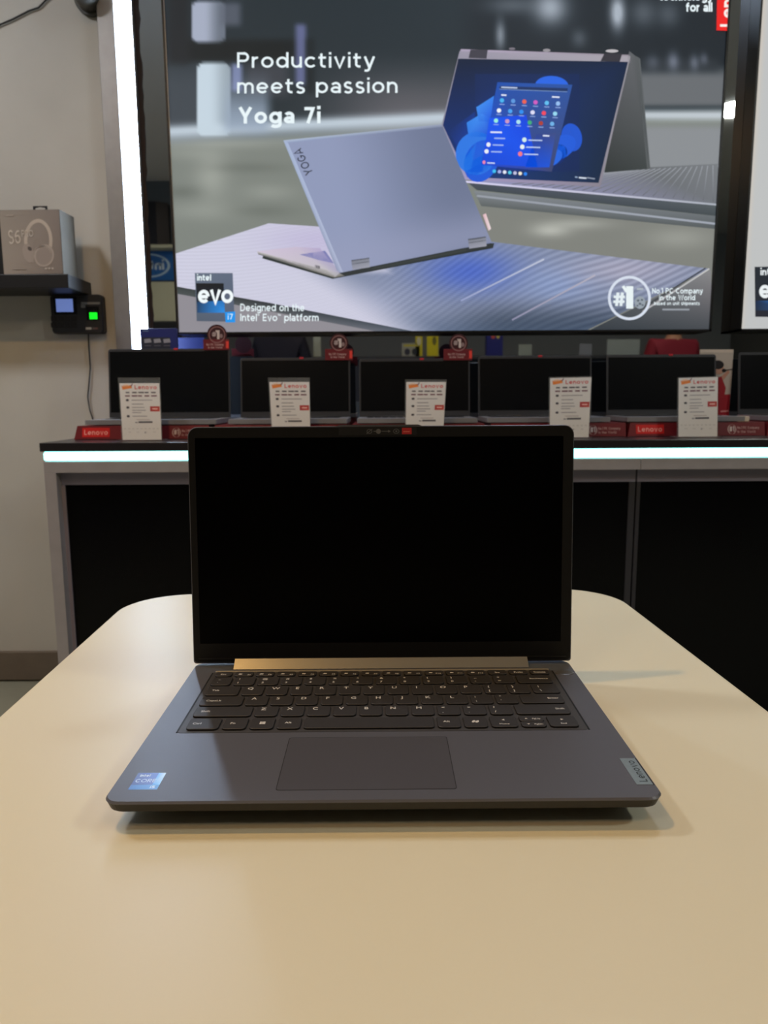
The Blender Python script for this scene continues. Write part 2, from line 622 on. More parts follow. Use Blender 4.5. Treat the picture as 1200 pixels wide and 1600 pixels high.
# ragged dark sealing edge beside the strip
rng = random.Random(3)
zz = [lo + (zt - lo) * i / 60 for i in range(61)]
xs_ = [xc + .010 + .010 * i / 60 + rng.uniform(-.003, .004) for i in range(61)]
vsl = [Vector((xc + .0032, YW - .0115, z)) for z in zz]
vsr = [Vector((x, YW - .0115, z)) for x, z in zip(xs_, zz)]
mbs = MB()
mbs.loft([[a_, b_, b_ + Vector((0, .003, 0)), a_ + Vector((0, .003, 0))] for a_, b_ in zip(vsl, vsr)])
mbs.build('sealant_edge', mat('dark_sealant', (52, 42, 40), 0.7), t, True)


# ---- large backlit sign artwork (photo coordinates)
def sm(a, b, x):
    t_ = np.clip((x - a) / (b - a), 0, 1)
    return t_ * t_ * (3 - 2 * t_)


def mixc(c, col, m_):
    return c * (1 - m_[..., None]) + np.array(col, dtype=float) * m_[..., None]


def softrect(U, V, x0, x1, y0, y1, s):
    return sm(x0 - s, x0 + s, U) * (1 - sm(x1 - s, x1 + s, U)) * sm(y0 - s, y0 + s, V) * (1 - sm(y1 - s, y1 + s, V))


def rbox(U, V, x0, x1, y0, y1, r, s):
    qx = np.abs(U - (x0 + x1) / 2) - (x1 - x0) / 2 + r
    qy = np.abs(V - (y0 + y1) / 2) - (y1 - y0) / 2 + r
    d = np.hypot(np.maximum(qx, 0), np.maximum(qy, 0)) + np.minimum(np.maximum(qx, qy), 0) - r
    return 1 - sm(-s, s, d)


def lower_table(U, V):
    c = np.zeros(U.shape + (3,)) + np.array((203, 203, 222.))
    c = mixc(c, (192, 186, 216), np.exp(-((U - 500) / 90.) ** 2 - ((V - 375) / 30.) ** 2))
    st = np.sin((V + .12 * U + .0006 * (U - 400) ** 2) * 1.15)
    c = c + (st * 5.0)[..., None]
    d = (U - 470) * .55 - (V - 418) * .83
    t_ = sm(-16, 46, d) * np.maximum(sm(418, 432, V), sm(590, 620, U))
    r = np.zeros(U.shape + (3,)) + np.array((128, 138, 164.))
    r = mixc(r, (76, 104, 192), np.exp(-((U - 735) / 80.) ** 2 - ((V - 424) / 34.) ** 2))
    r = mixc(r, (132, 152, 196), np.exp(-((U - 870) / 60.) ** 2 - ((V - 442) / 30.) ** 2) * .8)
    r = mixc(r, (160, 160, 182), np.exp(-((U - 980) / 90.) ** 2 - ((V - 420) / 26.) ** 2))
    r = mixc(r, (150, 158, 186), np.exp(-((U - 590) / 60.) ** 2 - ((V - 470) / 30.) ** 2) * .8)
    r = mixc(r, (50, 62, 78), sm(455, 520, V) * sm(660, 800, U) * .95)
    r = mixc(r, (78, 96, 124), sm(480, 525, V) * .6)
    k = .70 - .22 * sm(760, 1000, U)
    ph = (V + k * (U - 700)) * .62
    am = 15 * sm(560, 640, U) * (1 - .5 * sm(470, 520, V))
    r = r + (np.sin(ph) * am)[..., None]
    return mixc(c, (0, 0, 0), t_) + r * t_[..., None]


def bg(U, V):
    c = np.zeros(U.shape + (3,)) + np.array((36, 46, 52.))
    # brighter haze falling to the band
    c = mixc(c, (92, 92, 98), sm(70, 175, V) * sm(430, 640, U) * (1 - sm(880, 960, U)))
    c = mixc(c, (62, 70, 78), sm(60, 140, V) * (1 - sm(300, 420, U)))
    # dark hanging shapes upper left
    c = mixc(c, (22, 28, 30), softrect(U, V, 285, 470, 62, 96, 8))
    c = mixc(c, (30, 34, 38), softrect(U, V, 262, 296, -140, 100, 10))
    c = mixc(c, (70, 72, 80), softrect(U, V, 385, 450, 100, 150, 12) * .7)
    c = mixc(c, (112, 118, 165), softrect(U, V, 462, 478, 38, 132, 6) * .8)
    c = mixc(c, (26, 34, 38), softrect(U, V, 478, 492, 60, 145, 6) * .9)
    # light band
    cen = 203 - (U - 300) * (20 / 390.)
    d = V - cen
    band = np.exp(-np.where(d < 0, (d / 9.) ** 2, (d / 16.) ** 2))
    low = sm(4, 26, d)
    c = mixc(c, (124, 130, 124), low)
    c = mixc(c, (200, 214, 226), band * (1 - sm(700, 740, U)) * .92)
    # window glow
    g = rbox(U, V, 300, 352, 2, 66, 10, 2) * (1 - .45 * sm(318, 346, U))
    c = mixc(c, (164, 172, 192), g)
    c = mixc(c, (92, 98, 112), softrect(U, V, 345, 376, 4, 40, 8) * .8)
    g = rbox(U, V, 308, 360, 98, 213, 12, 2) * (1 - .3 * sm(325, 360, U))
    c = mixc(c, (196, 212, 224), g)
    c = mixc(c, (150, 166, 186), softrect(U, V, 350, 420, 104, 205, 12) * sm(100, 190, V) * .9)
    c = mixc(c, (140, 152, 196), softrect(U, V, 362, 378, 100, 142, 5) * .8)
    # reflections on the floor left
    for cx, cy, rx, ry, a in ((330, 275, 26, 40, .6), (300, 240, 50, 10, .3), (420, 300, 40, 12, .35), (320, 330, 60, 14, .35), (350, 225, 90, 8, .35)):
        c = mixc(c, (172, 176, 168), np.exp(-((U - cx) / rx) ** 2 - ((V - cy) / ry) ** 2) * a)
    for cx, cy, rx, ry, a in ((285, 300, 30, 10, .5), (410, 330, 50, 10, .4), (390, 262, 60, 8, .4)):
        c = mixc(c, (92, 98, 92), np.exp(-((U - cx) / rx) ** 2 - ((V - cy) / ry) ** 2) * a)
    # right side
    R = sm(700, 760, U)
    c = mixc(c, (30, 37, 43), R * (1 - sm(96, 118, V)))
    c = mixc(c, (104, 108, 112), sm(985, 1005, U) * sm(96, 125, V) * (1 - sm(160, 170, V)))
    c = mixc(c, (46, 52, 58), softrect(U, V, 1000, 1122, 92, 112, 8) * .8)
    for cx, cy, rx, ry, a in ((1052, 96, 9, 14, .6), (1085, 98, 7, 12, .5), (1100, 92, 6, 9, .4), (1020, 97, 10, 12, .3)):
        c = mixc(c, (150, 158, 178), np.exp(-((U - cx) / rx) ** 2 - ((V - cy) / ry) ** 2) * a)
    for cx, cy, rx, ry, a in ((965, 20, 11, 25, 1.2), (860, 12, 26, 26, .9), (1005, 20, 20, 22, .35), (1045, 22, 18, 20, .3), (782, 55, 7, 22, .7), (800, 8, 40, 14, .35), (905, 60, 12, 14, .3)):
        c = mixc(c, (168, 178, 190), np.clip(np.exp(-((U - cx) / rx) ** 2 - ((V - cy) / ry) ** 2) * a, 0, 1))
    c = mixc(c, (138, 142, 146), sm(985, 1005, U) * sm(190, 205, V) * (1 - sm(330, 420, V)))
    c = mixc(c, (194, 203, 210), sm(990, 1010, U) * np.exp(-((V - 180) / 8.) ** 2))
    # floor between the two tables
    c = mixc(c, (126, 128, 122), R * sm(300, 340, V))
    for cx, cy, rx, ry, a in ((860, 360, 30, 10, .8), (900, 350, 50, 8, .5), (1060, 372, 50, 16, .35)):
        c = mixc(c, (190, 192, 184), np.exp(-((U - cx) / rx) ** 2 - ((V - cy) / ry) ** 2) * a)
    c = mixc(c, (142, 139, 146), sm(440, 460, V) * (1 - sm(600, 760, U)))
    return c


def sign_art(P):
    P.grid(250, -150, 1146, 522, 224, 168, bg)
    # upper table under the tent laptop
    P.up().poly([(728, 283), (1000, 262), (1122, 256), (1122, 318)], [(150, 150, 190), (104, 108, 112), (120, 124, 128), (112, 116, 122)])
    P.poly([(728, 283), (1122, 318), (1122, 338), (745, 297)], [(70, 78, 92), (86, 94, 98), (66, 74, 78), (62, 70, 76)])
    P.poly([(740, 298), (1120, 338), (1120, 358), (752, 322)], [(128, 134, 140), (104, 110, 114), (84, 90, 92), (90, 96, 96)])
    P.up()
    for i in range(22):
        a = i / 21.
        P.line((950 + 172 * a, 268 - 10 * a), (800 + 330 * a, 288 + 28 * a), 1.2, (160, 164, 172), (96, 100, 106))
    P.line((728, 284), (1122, 320), 3.0, (214, 210, 240), (170, 176, 186))
    P.line((745, 306), (1120, 350), 3.2, (150, 156, 166), (160, 166, 178))
    # lower table
    for q_ in ([(266, 399), (420, 349), (420, 473), (266, 446)], [(420, 349), (560, 358), (660, 521), (420, 473)], [(560, 358), (770, 378), (905, 522), (660, 521)], [(770, 378), (1110, 420), (1010, 470), (905, 522)]):
        P.quad(q_, lower_table, 110, 60)
    P.up()
    P.quad([(905, 524), (1110, 422), (1112, 470), (1112, 524)], [(40, 48, 56), (134, 134, 136), (104, 102, 106), (60, 66, 72)], 12, 12)
    P.quad([(266, 446), (420, 473), (420, 486), (266, 457)], [(56, 64, 64), (44, 50, 54), (84, 88, 92), (70, 78, 78)], 12, 4)
    P.quad([(420, 473), (668, 522), (610, 522), (420, 486)], [(44, 50, 54), (80, 90, 104), (104, 108, 120), (84, 88, 92)], 12, 4)
    P.up()
    P.line((1004, 487), (1108, 420), 2.4, (180, 180, 184), (196, 196, 196))
    P.line((1000, 484), (1102, 419), 2.0, (50, 54, 58))
    P.line((720, 470), (850, 405), 2.5, (150, 160, 200), (190, 196, 214))
    P.line((800, 500), (930, 430), 2.5, (140, 140, 168), (180, 176, 190))
    # tent laptop
    P.up()
    P.poly([(983, 80), (998, 92), (1015, 264), (944, 270)], [(96, 98, 102), (84, 88, 90), (60, 66, 66), (44, 50, 50)])
    P.poly([(994, 88), (1000, 92), (1016, 264), (1011, 265)], (92, 96, 98))
    P.poly([(718, 80), (985, 88), (938, 292), (726, 281), (690, 195)], [(150, 146, 162), (168, 164, 172), (134, 128, 140), (160, 150, 190), (140, 140, 160)])
    P.poly([(720, 77), (984, 86), (986, 98), (716, 92)], [(176, 164, 188), (150, 142, 152), (162, 152, 164), (150, 140, 160)])
    P.up()
    P.poly([(716, 92), (981, 97), (935, 286), (730, 277), (692, 196)], [(10, 26, 52), (12, 32, 62), (14, 38, 66), (10, 52, 120), (6, 40, 100)])
    P.poly([(735, 78), (762, 78), (760, 92), (732, 91)], (64, 62, 72))
    P.poly([(944, 84), (972, 84), (968, 97), (938, 96)], (52, 50, 58))
    P.ell(800, 76.5, 5, 2, (120, 114, 124))
    P.ell(854, 79, 6, 2.5, (150, 146, 152))
    P.ell(956, 80, 10, 2.5, (190, 186, 190))
    P.up()
    P.grid(742, 116, 905, 268, 40, 40, lambda U, V: mixc(np.zeros(U.shape + (3,)) + np.array((9, 36, 84.)), (10, 64, 190), np.exp(-((U - 800) / 52.) ** 2 - ((V - 215) / 52.) ** 2)))
    P.poly([(700, 205), (742, 175), (742, 268), (733, 276)], [(8, 40, 100), (8, 50, 130), (10, 66, 180), (8, 44, 110)])
    # blue petals
    P.up()
    P.ell(862, 134, 26, 15, (36, 100, 226), rot=.05)
    P.poly([(744, 168), (772, 150), (766, 190), (748, 190)], [(60, 140, 236), (50, 128, 236), (24, 84, 220), (40, 116, 226)])
    P.poly([(729, 192), (752, 178), (768, 186), (764, 214), (732, 214)], [(44, 128, 230), (60, 140, 240), (20, 80, 220), (18, 74, 210), (40, 116, 226)])
    P.ell(744, 240, 32, 34, (40, 118, 226), rot=.3)
    P.ell(752, 252, 26, 34, (20, 88, 216), rot=.4)
    P.ell(893, 215, 16, 22, (24, 84, 206), rot=-.2)
    P.up()
    P.ell(872, 232, 30, 18, (26, 90, 216), rot=-.5)
    P.ell(866, 243, 22, 15, (8, 40, 110), rot=-.55)
    P.up().ell(860, 248, 20, 12, (30, 100, 224), rot=-.5)
    # start panel
    P.up()
    P.poly([(777, 129), (894, 133), (862, 269), (752, 258)], [(24, 78, 172), (40, 82, 160), (58, 66, 108), (6, 70, 214)])
    P.up()
    P.poly([(765, 185), (822, 180), (840, 262), (752, 256)], [(6, 84, 240), (4, 66, 222), (6, 76, 226), (6, 70, 214)])
    P.poly([(838, 210), (868, 208), (858, 262), (820, 262)], [(40, 64, 140), (58, 74, 130), (14, 82, 214), (10, 72, 214)])
    P.poly([(781, 135), (887, 138.5), (886, 143.5), (780, 139.5)], (24, 50, 100))
    P.line((780, 140), (886, 144), 1.0, (120, 150, 200))
    P.up()
    wt = (224, 232, 250)
    P.line((783, 137), (808, 138), 2, (190, 205, 236))
    P.line((783, 149), (791, 149.5), 2.4, wt)
    P.line((862, 152), (874, 152.6), 2.2, wt)
    ic = [[(70, 180, 240), (90, 150, 220), (232, 96, 74), (206, 90, 190), (96, 190, 240), (150, 190, 240)],
          [(240, 244, 250), (70, 160, 240), (40, 140, 240), (220, 220, 245), (240, 70, 90), (150, 214, 240)],
          [(150, 236, 220), (200, 150, 190), (170, 224, 236), (60, 170, 120), (170, 60, 50), (110, 176, 230)]]
    for r in range(3):
        for k in range(6):
            x = 784 + 17.5 * k - 4.6 * r
            y = 157.5 + 1.0 * k + 15.8 * r
            P.ell(x, y, 3.5, 3.5, ic[r][k], 10)
            P.line((x - 4, y + 6), (x + 4, y + 6.4), 1.2, (150, 176, 232))
    P.line((766, 207), (784, 207.5), 2.4, wt)
    P.line((848, 212.5), (858, 213), 2.2, wt)
    for i in range(3):
        P.line((772 - 2.5 * i, 216.5 + 10.5 * i), (789 - 2.5 * i, 217 + 10.5 * i), 2, (160, 186, 240))
        P.ell(819 - 3.2 * i, 219 + 11 * i, 3.6, 3.8, ((210, 236, 230), (230, 240, 240), (240, 120, 130))[i], 10)
        P.line((825 - 3.2 * i, 219.5 + 11 * i), (847 - 3.2 * i, 220 + 11 * i), 2, (180, 200, 240))
        if i:
            P.ell(766 - 3 * i, 216 + 10.5 * i, 3.4, 3.6, (232, 236, 246), 10)
    P.ell(756, 254, 2.4, 3, (230, 130, 170), 10)
    P.line((761, 255), (773, 255.5), 2, (200, 214, 244))
    for i, c_ in enumerate(((60, 190, 240), (160, 170, 230), (225, 230, 245), (80, 200, 230), (190, 190, 220), (240, 230, 210), (40, 130, 240))):
        P.ell(772 + 8.1 * i, 268 + .7 * i, 2.9, 2.9, c_, 10)
    P.line((898, 277), (902, 277.5), 2, (150, 170, 200))
    P.line((904, 278), (916, 279), 2.4, (210, 220, 235))
    P.line((917, 278), (929, 280), 2, (140, 150, 170))
    # front laptop
    P.up()
    P.poly([(410, 404), (520, 436), (770, 388), (772, 380), (530, 420), (412, 398)], (40, 48, 48))
    P.up()
    P.poly([(402, 393), (462, 386), (500, 388), (532, 426), (524, 433)], [(206, 194, 214), (198, 186, 208), (180, 168, 204), (170, 166, 190), (190, 188, 190)])
    P.poly([(402, 393), (524, 426), (548, 424), (548, 430), (522, 434), (404, 398)], [(200, 196, 196), (176, 172, 170), (130, 128, 128), (84, 86, 84), (120, 118, 112), (96, 98, 98)])
    P.poly([(468, 398), (508, 392), (522, 412), (496, 406)], (120, 122, 176))
    P.poly([(492, 414), (500, 416), (500, 421), (492, 419)], (40, 42, 46))
    P.up()
    P.poly([(530, 427), (768, 380), (768, 386), (540, 432)], (44, 50, 52))
    P.quad([(443, 220), (690, 195), (768, 379), (530, 427)], lambda U, V: mixc(mixc(np.zeros(U.shape + (3,)) + np.array((142, 152, 184.)), (108, 118, 146), sm(520, 720, U - (V - 300) * .25)), (150, 156, 186), np.exp(-((V - 410 + (U - 540) * .2) / 40.) ** 2) * .6), 30, 30)
    P.up()
    P.poly([(443, 220), (690, 195), (692, 199), (450, 224)], [(176, 190, 214), (150, 160, 184), (122, 132, 160), (140, 154, 188)])
    P.poly([(443, 220), (450, 223), (536, 426), (527, 424)], [(160, 176, 206), (168, 182, 212), (176, 184, 210), (140, 148, 178)])
    for x0, y0 in ((549, 408), (731, 375)):
        P.poly([(x0, y0), (x0 + 28, y0 - 4), (x0 + 29, y0 + 10), (x0 + 2, y0 + 14)], [(120, 124, 136), (126, 130, 142), (156, 158, 172), (150, 152, 168)])
        P.line((x0, y0), (x0 + 28, y0 - 4), 2.2, (70, 74, 84))
        P.line((x0 + 1, y0 + 5), (x0 + 28, y0 + 1), 1.4, (84, 88, 98))
    P.line((582, 420), (728, 391), 3.5, (52, 58, 58))
    P.poly([(754, 336), (759, 334), (767, 358), (763, 361)], [(210, 170, 180), (236, 200, 204), (240, 224, 226), (220, 190, 196)])
    P.up()
    P.stroke('YOGA', 490, 271, 13, (44, 50, 66), width=44, dirv=(-.45, -.893), upv=(-.93, .36), sw=.15)
    # writing
    W = (232, 244, 248)
    P.up()
    P.stroke('Productivity', 371, 107, 24, W, width=215, sw=.14, gap=.17, dirv=(1, -.002))
    P.stroke('meets passion', 371, 147, 24, W, width=250, sw=.14, gap=.17, dirv=(1, -.004))
    P.stroke('Yoga 7i', 373, 194, 25.5, W, width=128, sw=.2, gap=.13, dirv=(1, -.004))
    P.stroke('technology', 1113, 2, 14.5, W, width=84, sw=.2, gap=.06, align='r')
    P.stroke('for all', 1112, 19.5, 14.5, W, width=41, sw=.2, gap=.06, align='r')
    P.poly([(1121, -90), (1145, -90), (1142, 49.5), (1118.5, 48.5)], (238, 34, 30))
    P.up()
    P.stroke('Lenovo', 1143, 43, 19, (250, 240, 234), width=92, sw=.19, gap=.10, dirv=(.03, -1), upv=(-1, 0))
    # evo badge
    P.poly([(305, 427), (364, 427), (367, 503), (308, 502)], [(96, 108, 126), (92, 104, 124), (84, 94, 114), (80, 92, 108)])
    P.up()
    P.poly([(307, 443), (350, 443), (352, 489), (309, 489)], [(12, 16, 20), (14, 20, 26), (40, 140, 226), (30, 70, 110)])
    P.poly([(352, 488), (368, 487), (368, 504), (353, 504)], (22, 146, 234))
    P.up()
    P.poly([(307, 443), (350, 443), (351, 470), (308, 472)], [(10, 14, 18), (12, 16, 20), (14, 30, 48), (14, 26, 40)])
    P.up()
    P.stroke('intel', 308.5, 439, 10, W, width=22, sw=.2, gap=.08)
    P.stroke('evo', 310, 474, 29, (240, 248, 250), width=55, sw=.19, gap=.02)
    P.stroke('i7', 356.5, 499.5, 9, (206, 236, 250), width=8, sw=.16)
    P.stroke('Designed on the', 376, 486.5, 11.5, W, width=100, sw=.15, gap=.12)
    P.stroke('Intel\u00ae Evo\u2122 platform', 376, 502, 11.5, W, width=122, sw=.15, gap=.12)
    # number one badge
    P.ring(982.5, 466, 33.5, 34.5, 4.2, (214, 222, 236))
    P.stroke('#', 957, 478.5, 21, (226, 236, 240), width=19, sw=.19)
    P.stroke('1', 973.5, 482.5, 35, (232, 242, 244), width=15, sw=.30)
    P.ell(999, 473, 8.5, 10, (150, 160, 170), 16)
    P.up()
    for dx, dy, r_ in ((-3, -3, 2.2), (3, -4, 2), (0, 2, 2.4), (4, 4, 1.8), (-4, 5, 1.8)):
        P.ell(999 + dx, 473 + dy, r_, r_ * .8, (88, 98, 106), 8)
    P.line((994, 452), (1004, 452), 3.2, (170, 180, 188))
    P.stroke('No.1 PC Company', 1018, 459, 8.5, W, width=79, sw=.17, gap=.12)
    P.stroke('in the World', 1029, 469.5, 8.5, W, width=56, sw=.17, gap=.12)
    P.stroke('based on unit shipments', 1021, 477, 5.5, W, width=71, sw=.17, gap=.14)
    P.line((1034, 484), (1076, 484), 2.6, (150, 156, 164))


def backlit_sign(label, xl, xr, zb_, zt_, art):
    t = thing('backlit_sign', label, 'backlit sign', ((xl + xr) / 2, YB + .03, zb_), 0)
    fr = MB()
    lip = .006
    fr.box(xl, xl + lip, YB - .006, YW - .009, zb_, zt_)
    fr.box(xr - lip, xr, YB - .006, YW - .009, zb_, zt_)
    fr.box(xl, xr, YB - .006, YW - .009, zb_, zb_ + lip)
    fr.box(xl, xr, YB - .006, YW - .009, zt_ - lip, zt_)
    fr.box(xl + .001, xr - .001, YB + .02, YW - .009, zb_ + .001, zt_ - .001)
    fr.build('frame', mat('sign_frame_black', (18, 18, 18), 0.4), t, True)
    P = Pic(px_map(YB + .001), .00025)
    art(P)
    me = P.build('printed_face', mat_print('backlit_print', 0.6, BOX_GLOW), t)
    # trim to the frame opening
    b = bmesh.new(); b.from_mesh(me.data)
    loc = Vector(t.location)
    for co, no in (((xl, 0, 0), (-1, 0, 0)), ((xr, 0, 0), (1, 0, 0)), ((0, 0, zb_), (0, 0, -1)), ((0, 0, zt_), (0, 0, 1))):
        bmesh.ops.bisect_plane(b, geom=b.verts[:] + b.edges[:] + b.faces[:], plane_co=Vector(co) - loc - Vector(no) * .002, plane_no=no, clear_outer=True)
    b.to_mesh(me.data); b.free()
    return t


sx0 = (at(253, 5, YB).x + at(276, 515, YB).x) / 2
sx1 = (at(1141, 5, YB).x + at(1110, 515, YB).x) / 2
sz0 = at(700, 520, YB).z
SZT = 1.62
s1 = backlit_sign('large backlit advertising sign showing two silver laptops above the display counter', sx0, sx1, sz0, SZT, sign_art)
MB().box(sx0 + .0062, sx0 + .0082, YB - .004, YB - .0005, sz0 + .007, SZT - .007).build('silver_beading', mat('silver_bead', (170, 172, 174), .3, .8), s1, True)


def sign2_art(P):
    P.grid(1140, -150, 1560, 522, 84, 84, lambda U, V: mixc(np.zeros(U.shape + (3,)) + np.array((190, 192, 192.)), (204, 196, 184), 1 - sm(0, 14, U - 1190 + (V * .072))))
    P.up().poly([(1179, 417), (1246, 416), (1248, 496), (1180, 495)], [(30, 38, 46), (40, 48, 60), (36, 40, 52), (34, 36, 46)])
    P.up().poly([(1180, 470), (1240, 470), (1240, 485), (1180, 485)], [(20, 40, 70), (60, 140, 226), (50, 90, 140), (30, 44, 64)])
    P.up()
    P.stroke('intel', 1188, 430, 11, (230, 236, 238), width=26, sw=.2, gap=.08)
    P.stroke('evo', 1186, 466, 29, (232, 238, 240), width=55, sw=.19, gap=.02)


s2x0 = (at(1189, 5, YB).x + at(1153, 515, YB).x) / 2
backlit_sign('white backlit sign with dark badge, cut off at right of the large sign', s2x0, s2x0 + 1.65, at(1160, 517, YB).z, SZT, sign2_art)

# ================================================================== LEFT WALL ITEMS
# shelf
zs1 = at(50, 430, 1.96).z
zs0 = at(50, 450, 1.94).z
xs1 = at(107, 440, 1.94).x
t = thing('wall_shelf', 'black wall shelf carrying the grey headphone box', 'shelf', (xs1 - .2, 2.0, zs0))
MB().box(-1.75, xs1, 1.94, YW, zs0, zs1, .002).build('ledge', M_BLACK, t, True)
xd = at(3, 330, 1.95).x
MB().box(-1.75, xd - .002, 1.97, YW, zs1, at(3, 329, 1.95).z, .002).build('upright', M_BLACK, t, True)

# headphone box
P0 = Vector((at(6, 431, 1.955).x, 1.955, zs1))
bw = at(101, 431, 1.955).x - P0.x
bh = at(50, 328, 1.955).z - zs1
ang = math.radians(-2)
t = thing('headphone_box', 'grey cardboard headphone box standing on the black wall shelf', 'box', (P0.x, P0.y, zs1 + .0005), ang)
dep = .10
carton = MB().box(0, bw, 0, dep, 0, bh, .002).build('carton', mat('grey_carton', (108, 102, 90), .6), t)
Pp = Pic(flat_map((0, -.0004, 0), (bw, 0, 0), (0, 0, bh), (0, -1, 0)), .0003)
lt = (188, 176, 164)
Pp.rect(.01, .01, .99, .99, [(160, 150, 140), (128, 118, 112), (132, 122, 116), (150, 142, 132)])
Pp.up()
Pp.ell(.62, .42, .10, .15, (142, 132, 124), 20)
Pp.ring(.62, .52, .235, .335, .055, lt, 40, -.35, math.pi + .6, rot=-.12)
Pp.up()
Pp.ell(.71, .30, .155, .17, (150, 139, 132), 28, rot=-.6)
Pp.ell(.44, .33, .09, .15, (162, 150, 142), 24, rot=.25)
Pp.up()
Pp.ring(.70, .29, .16, .18, .03, (172, 160, 152), 30, rot=-.6)
Pp.ring(.66, .27, .16, .19, .025, (160, 149, 140), 30, .9, 4.2, rot=-.6)
Pp.ell(.47, .40, .04, .03, (84, 76, 72), 12, rot=-.7)
Pp.up()
Pp.stroke('S6', .13, .48, .205, (200, 190, 178), width=.20, upv=(0, 1), sw=.13)
Pp.up().stroke('PRO', .355, .585, .10, (206, 198, 188), width=.19, upv=(0, 1), sw=.13)
for i in range(3):
    Pp.rect(.70 + .055 * i, .075, .735 + .055 * i, .105, (186, 176, 166))
Pp.rect(.17, .08, .38, .10, (160, 150, 142))
Pp.rect(.12, .90, .24, .92, (168, 158, 148))
Pp.build('printed_front', M_PRINT, carton, False)
hx0 = (at(46, 325, 1.96).x - P0.x); hx1 = (at(69, 325, 1.96).x - P0.x)
hm = MB()
hz0, hz1 = bh - .004, bh + .017
hm.prism([(hx0, .03, hz0), (hx0 + .007, .03, hz0), (hx0 + .007, .03, hz1 - .006), (hx0, .03, hz1)], (0, .0015, 0))
hm.prism([(hx1, .03, hz0), (hx1 - .007, .03, hz0), (hx1 - .007, .03, hz1 - .006), (hx1, .03, hz1)], (0, .0015, 0))
hm.prism([(hx0, .03, hz1), (hx0 + .007, .03, hz1 - .006), ((hx0 + hx1) / 2, .03, hz1 - .003), (hx1 - .007, .03, hz1 - .006), (hx1, .03, hz1)], (0, .0015, 0))
hm.build('hang_tab', M_BLACK, carton)

# fingerprint time clock
YR = YW - .032
A, B = at(75.5, 460, YR), at(163, 521, YR)
t = thing('fingerprint_reader', 'black fingerprint time clock on the wall with blue screen and green sensor', 'fingerprint reader', ((A.x + B.x) / 2, YW - .0005, B.z))
rx0, rx1, rz0, rz1 = A.x + .002, B.x - .002, B.z, A.z
fr = lambda ins, y: [(x, y, z) for x, z in rr(rx0 + ins, rx1 - ins, rz0 + ins, rz1 - ins, .012 - ins * .3, 5)]
MB().loft([fr(0, YW - .0005), fr(0, YR + .006), fr(.003, YR)]).build('body', M_DARK, t, True)


def rp(u0, v0, u1, v1, d0, d1, bev=0.0):
    a, b = at(u0, v1, YR), at(u1, v0, YR)
    return MB().box(a.x, b.x, YR - d1, YR - d0, a.z, b.z, bev)


rp(85, 464, 119, 491, -.001, .0006, .0003).build('screen_surround', mat('gloss_black', (10, 11, 18), .15), t, True)
rp(88.5, 467, 113.5, 487.5, .0006, .0012).build('screen', mat('lcd_blue', (122, 146, 218), .3, emit=.55), t, True)
for i in range(4):
    for j in range(2):
        rp(80 + 10.5 * i, 494 + 10 * j, 88.5 + 10.5 * i, 502 + 10 * j, -.001, .0012, .0005).build('key', mat('key_black', (30, 29, 32), .5), t, True)
sl = rp(127, 472, 156, 476, -.001, .002, .0004); sl2 = rp(127, 475, 133, 481, -.001, .002, .0004)
sl.build('silver_trim', mat('silver_plastic', (130, 132, 132), .4, .3), t, True)
sl2.build('silver_trim', MATS['silver_plastic'], t, True)
rp(136, 479, 154, 500, -.002, .004, .0015).build('sensor_window', MATS['gloss_black'], t, True)
rp(141, 488.5, 152.5, 499, .004, .0052, .001).build('sensor_light', mat('green_glow', (20, 235, 40), .3, emit=1.0), t, True)
Pp = Pic(px_map(YR - .0004), .0002)
Pp.line((134, 513.2), (143, 513.2), 3.6, (176, 178, 174))
Pp.line((144, 513.2), (153, 513.2), 3.0, (96, 96, 100), (110, 70, 72))
Pp.build('maker_mark', M_PRINT, t)
cpts = [at(138, 519, YW - .012), at(138.5, 540, YW - .012), at(141, 575, YW - .008), at(139, 600, YW - .008), at(137, 620, YW - .008), at(140, 640, YW - .008), at(146, 658, YW - .008), at(149, 672, YW - .008)]
cz = []
for i in range(len(cpts) - 1):
    for k in range(6):
        cz.append(cpts[i].lerp(cpts[i + 1], k / 6))
cz.append(cpts[-1])
MB().tube(cz, .0022).build('cable', M_BLACK, t, True)

# fixture at the top + loose cable
c0 = at(131, -14, YW - .06)
t = thing('wall_fixture', 'dark grey round fixture high on the wall beside the light column', 'wall fixture', (c0.x, YW, c0.z))
MB().cyl((c0.x, YW - .0005, c0.z), (c0.x, YW - .02, c0.z), .046, .046, 32).build('base', mat('fixture_grey', (70, 70, 64), .5), t, True)
MB().cyl((c0.x, YW - .02, c0.z), (c0.x, YW - .09, c0.z), .040, .036, 32).build('housing', mat('fixture_dark', (84, 82, 76), .45), t, True)
a_, b_ = at(-6, 41, YW - .006), at(88, -14, YW - .006)
mid = [a_, at(20, 30, YW - .006), at(45, 17, YW - .006), at(60, 12, YW - .006), at(70, 2, YW - .006), b_]
cz = []
for i in range(5):
    for k in range(5):
        cz.append(mid[i].lerp(mid[i + 1], k / 5))
o = MB().tube([(-1.6, YW - .006, a_.z - .06)] + cz + [b_, (b_.x + .15, YW - .006, CEIL - .001)], .0028).build('wall_cable', M_BLACK)
tag(o, 'thin black cable running up the plastered wall at top left', 'cable')

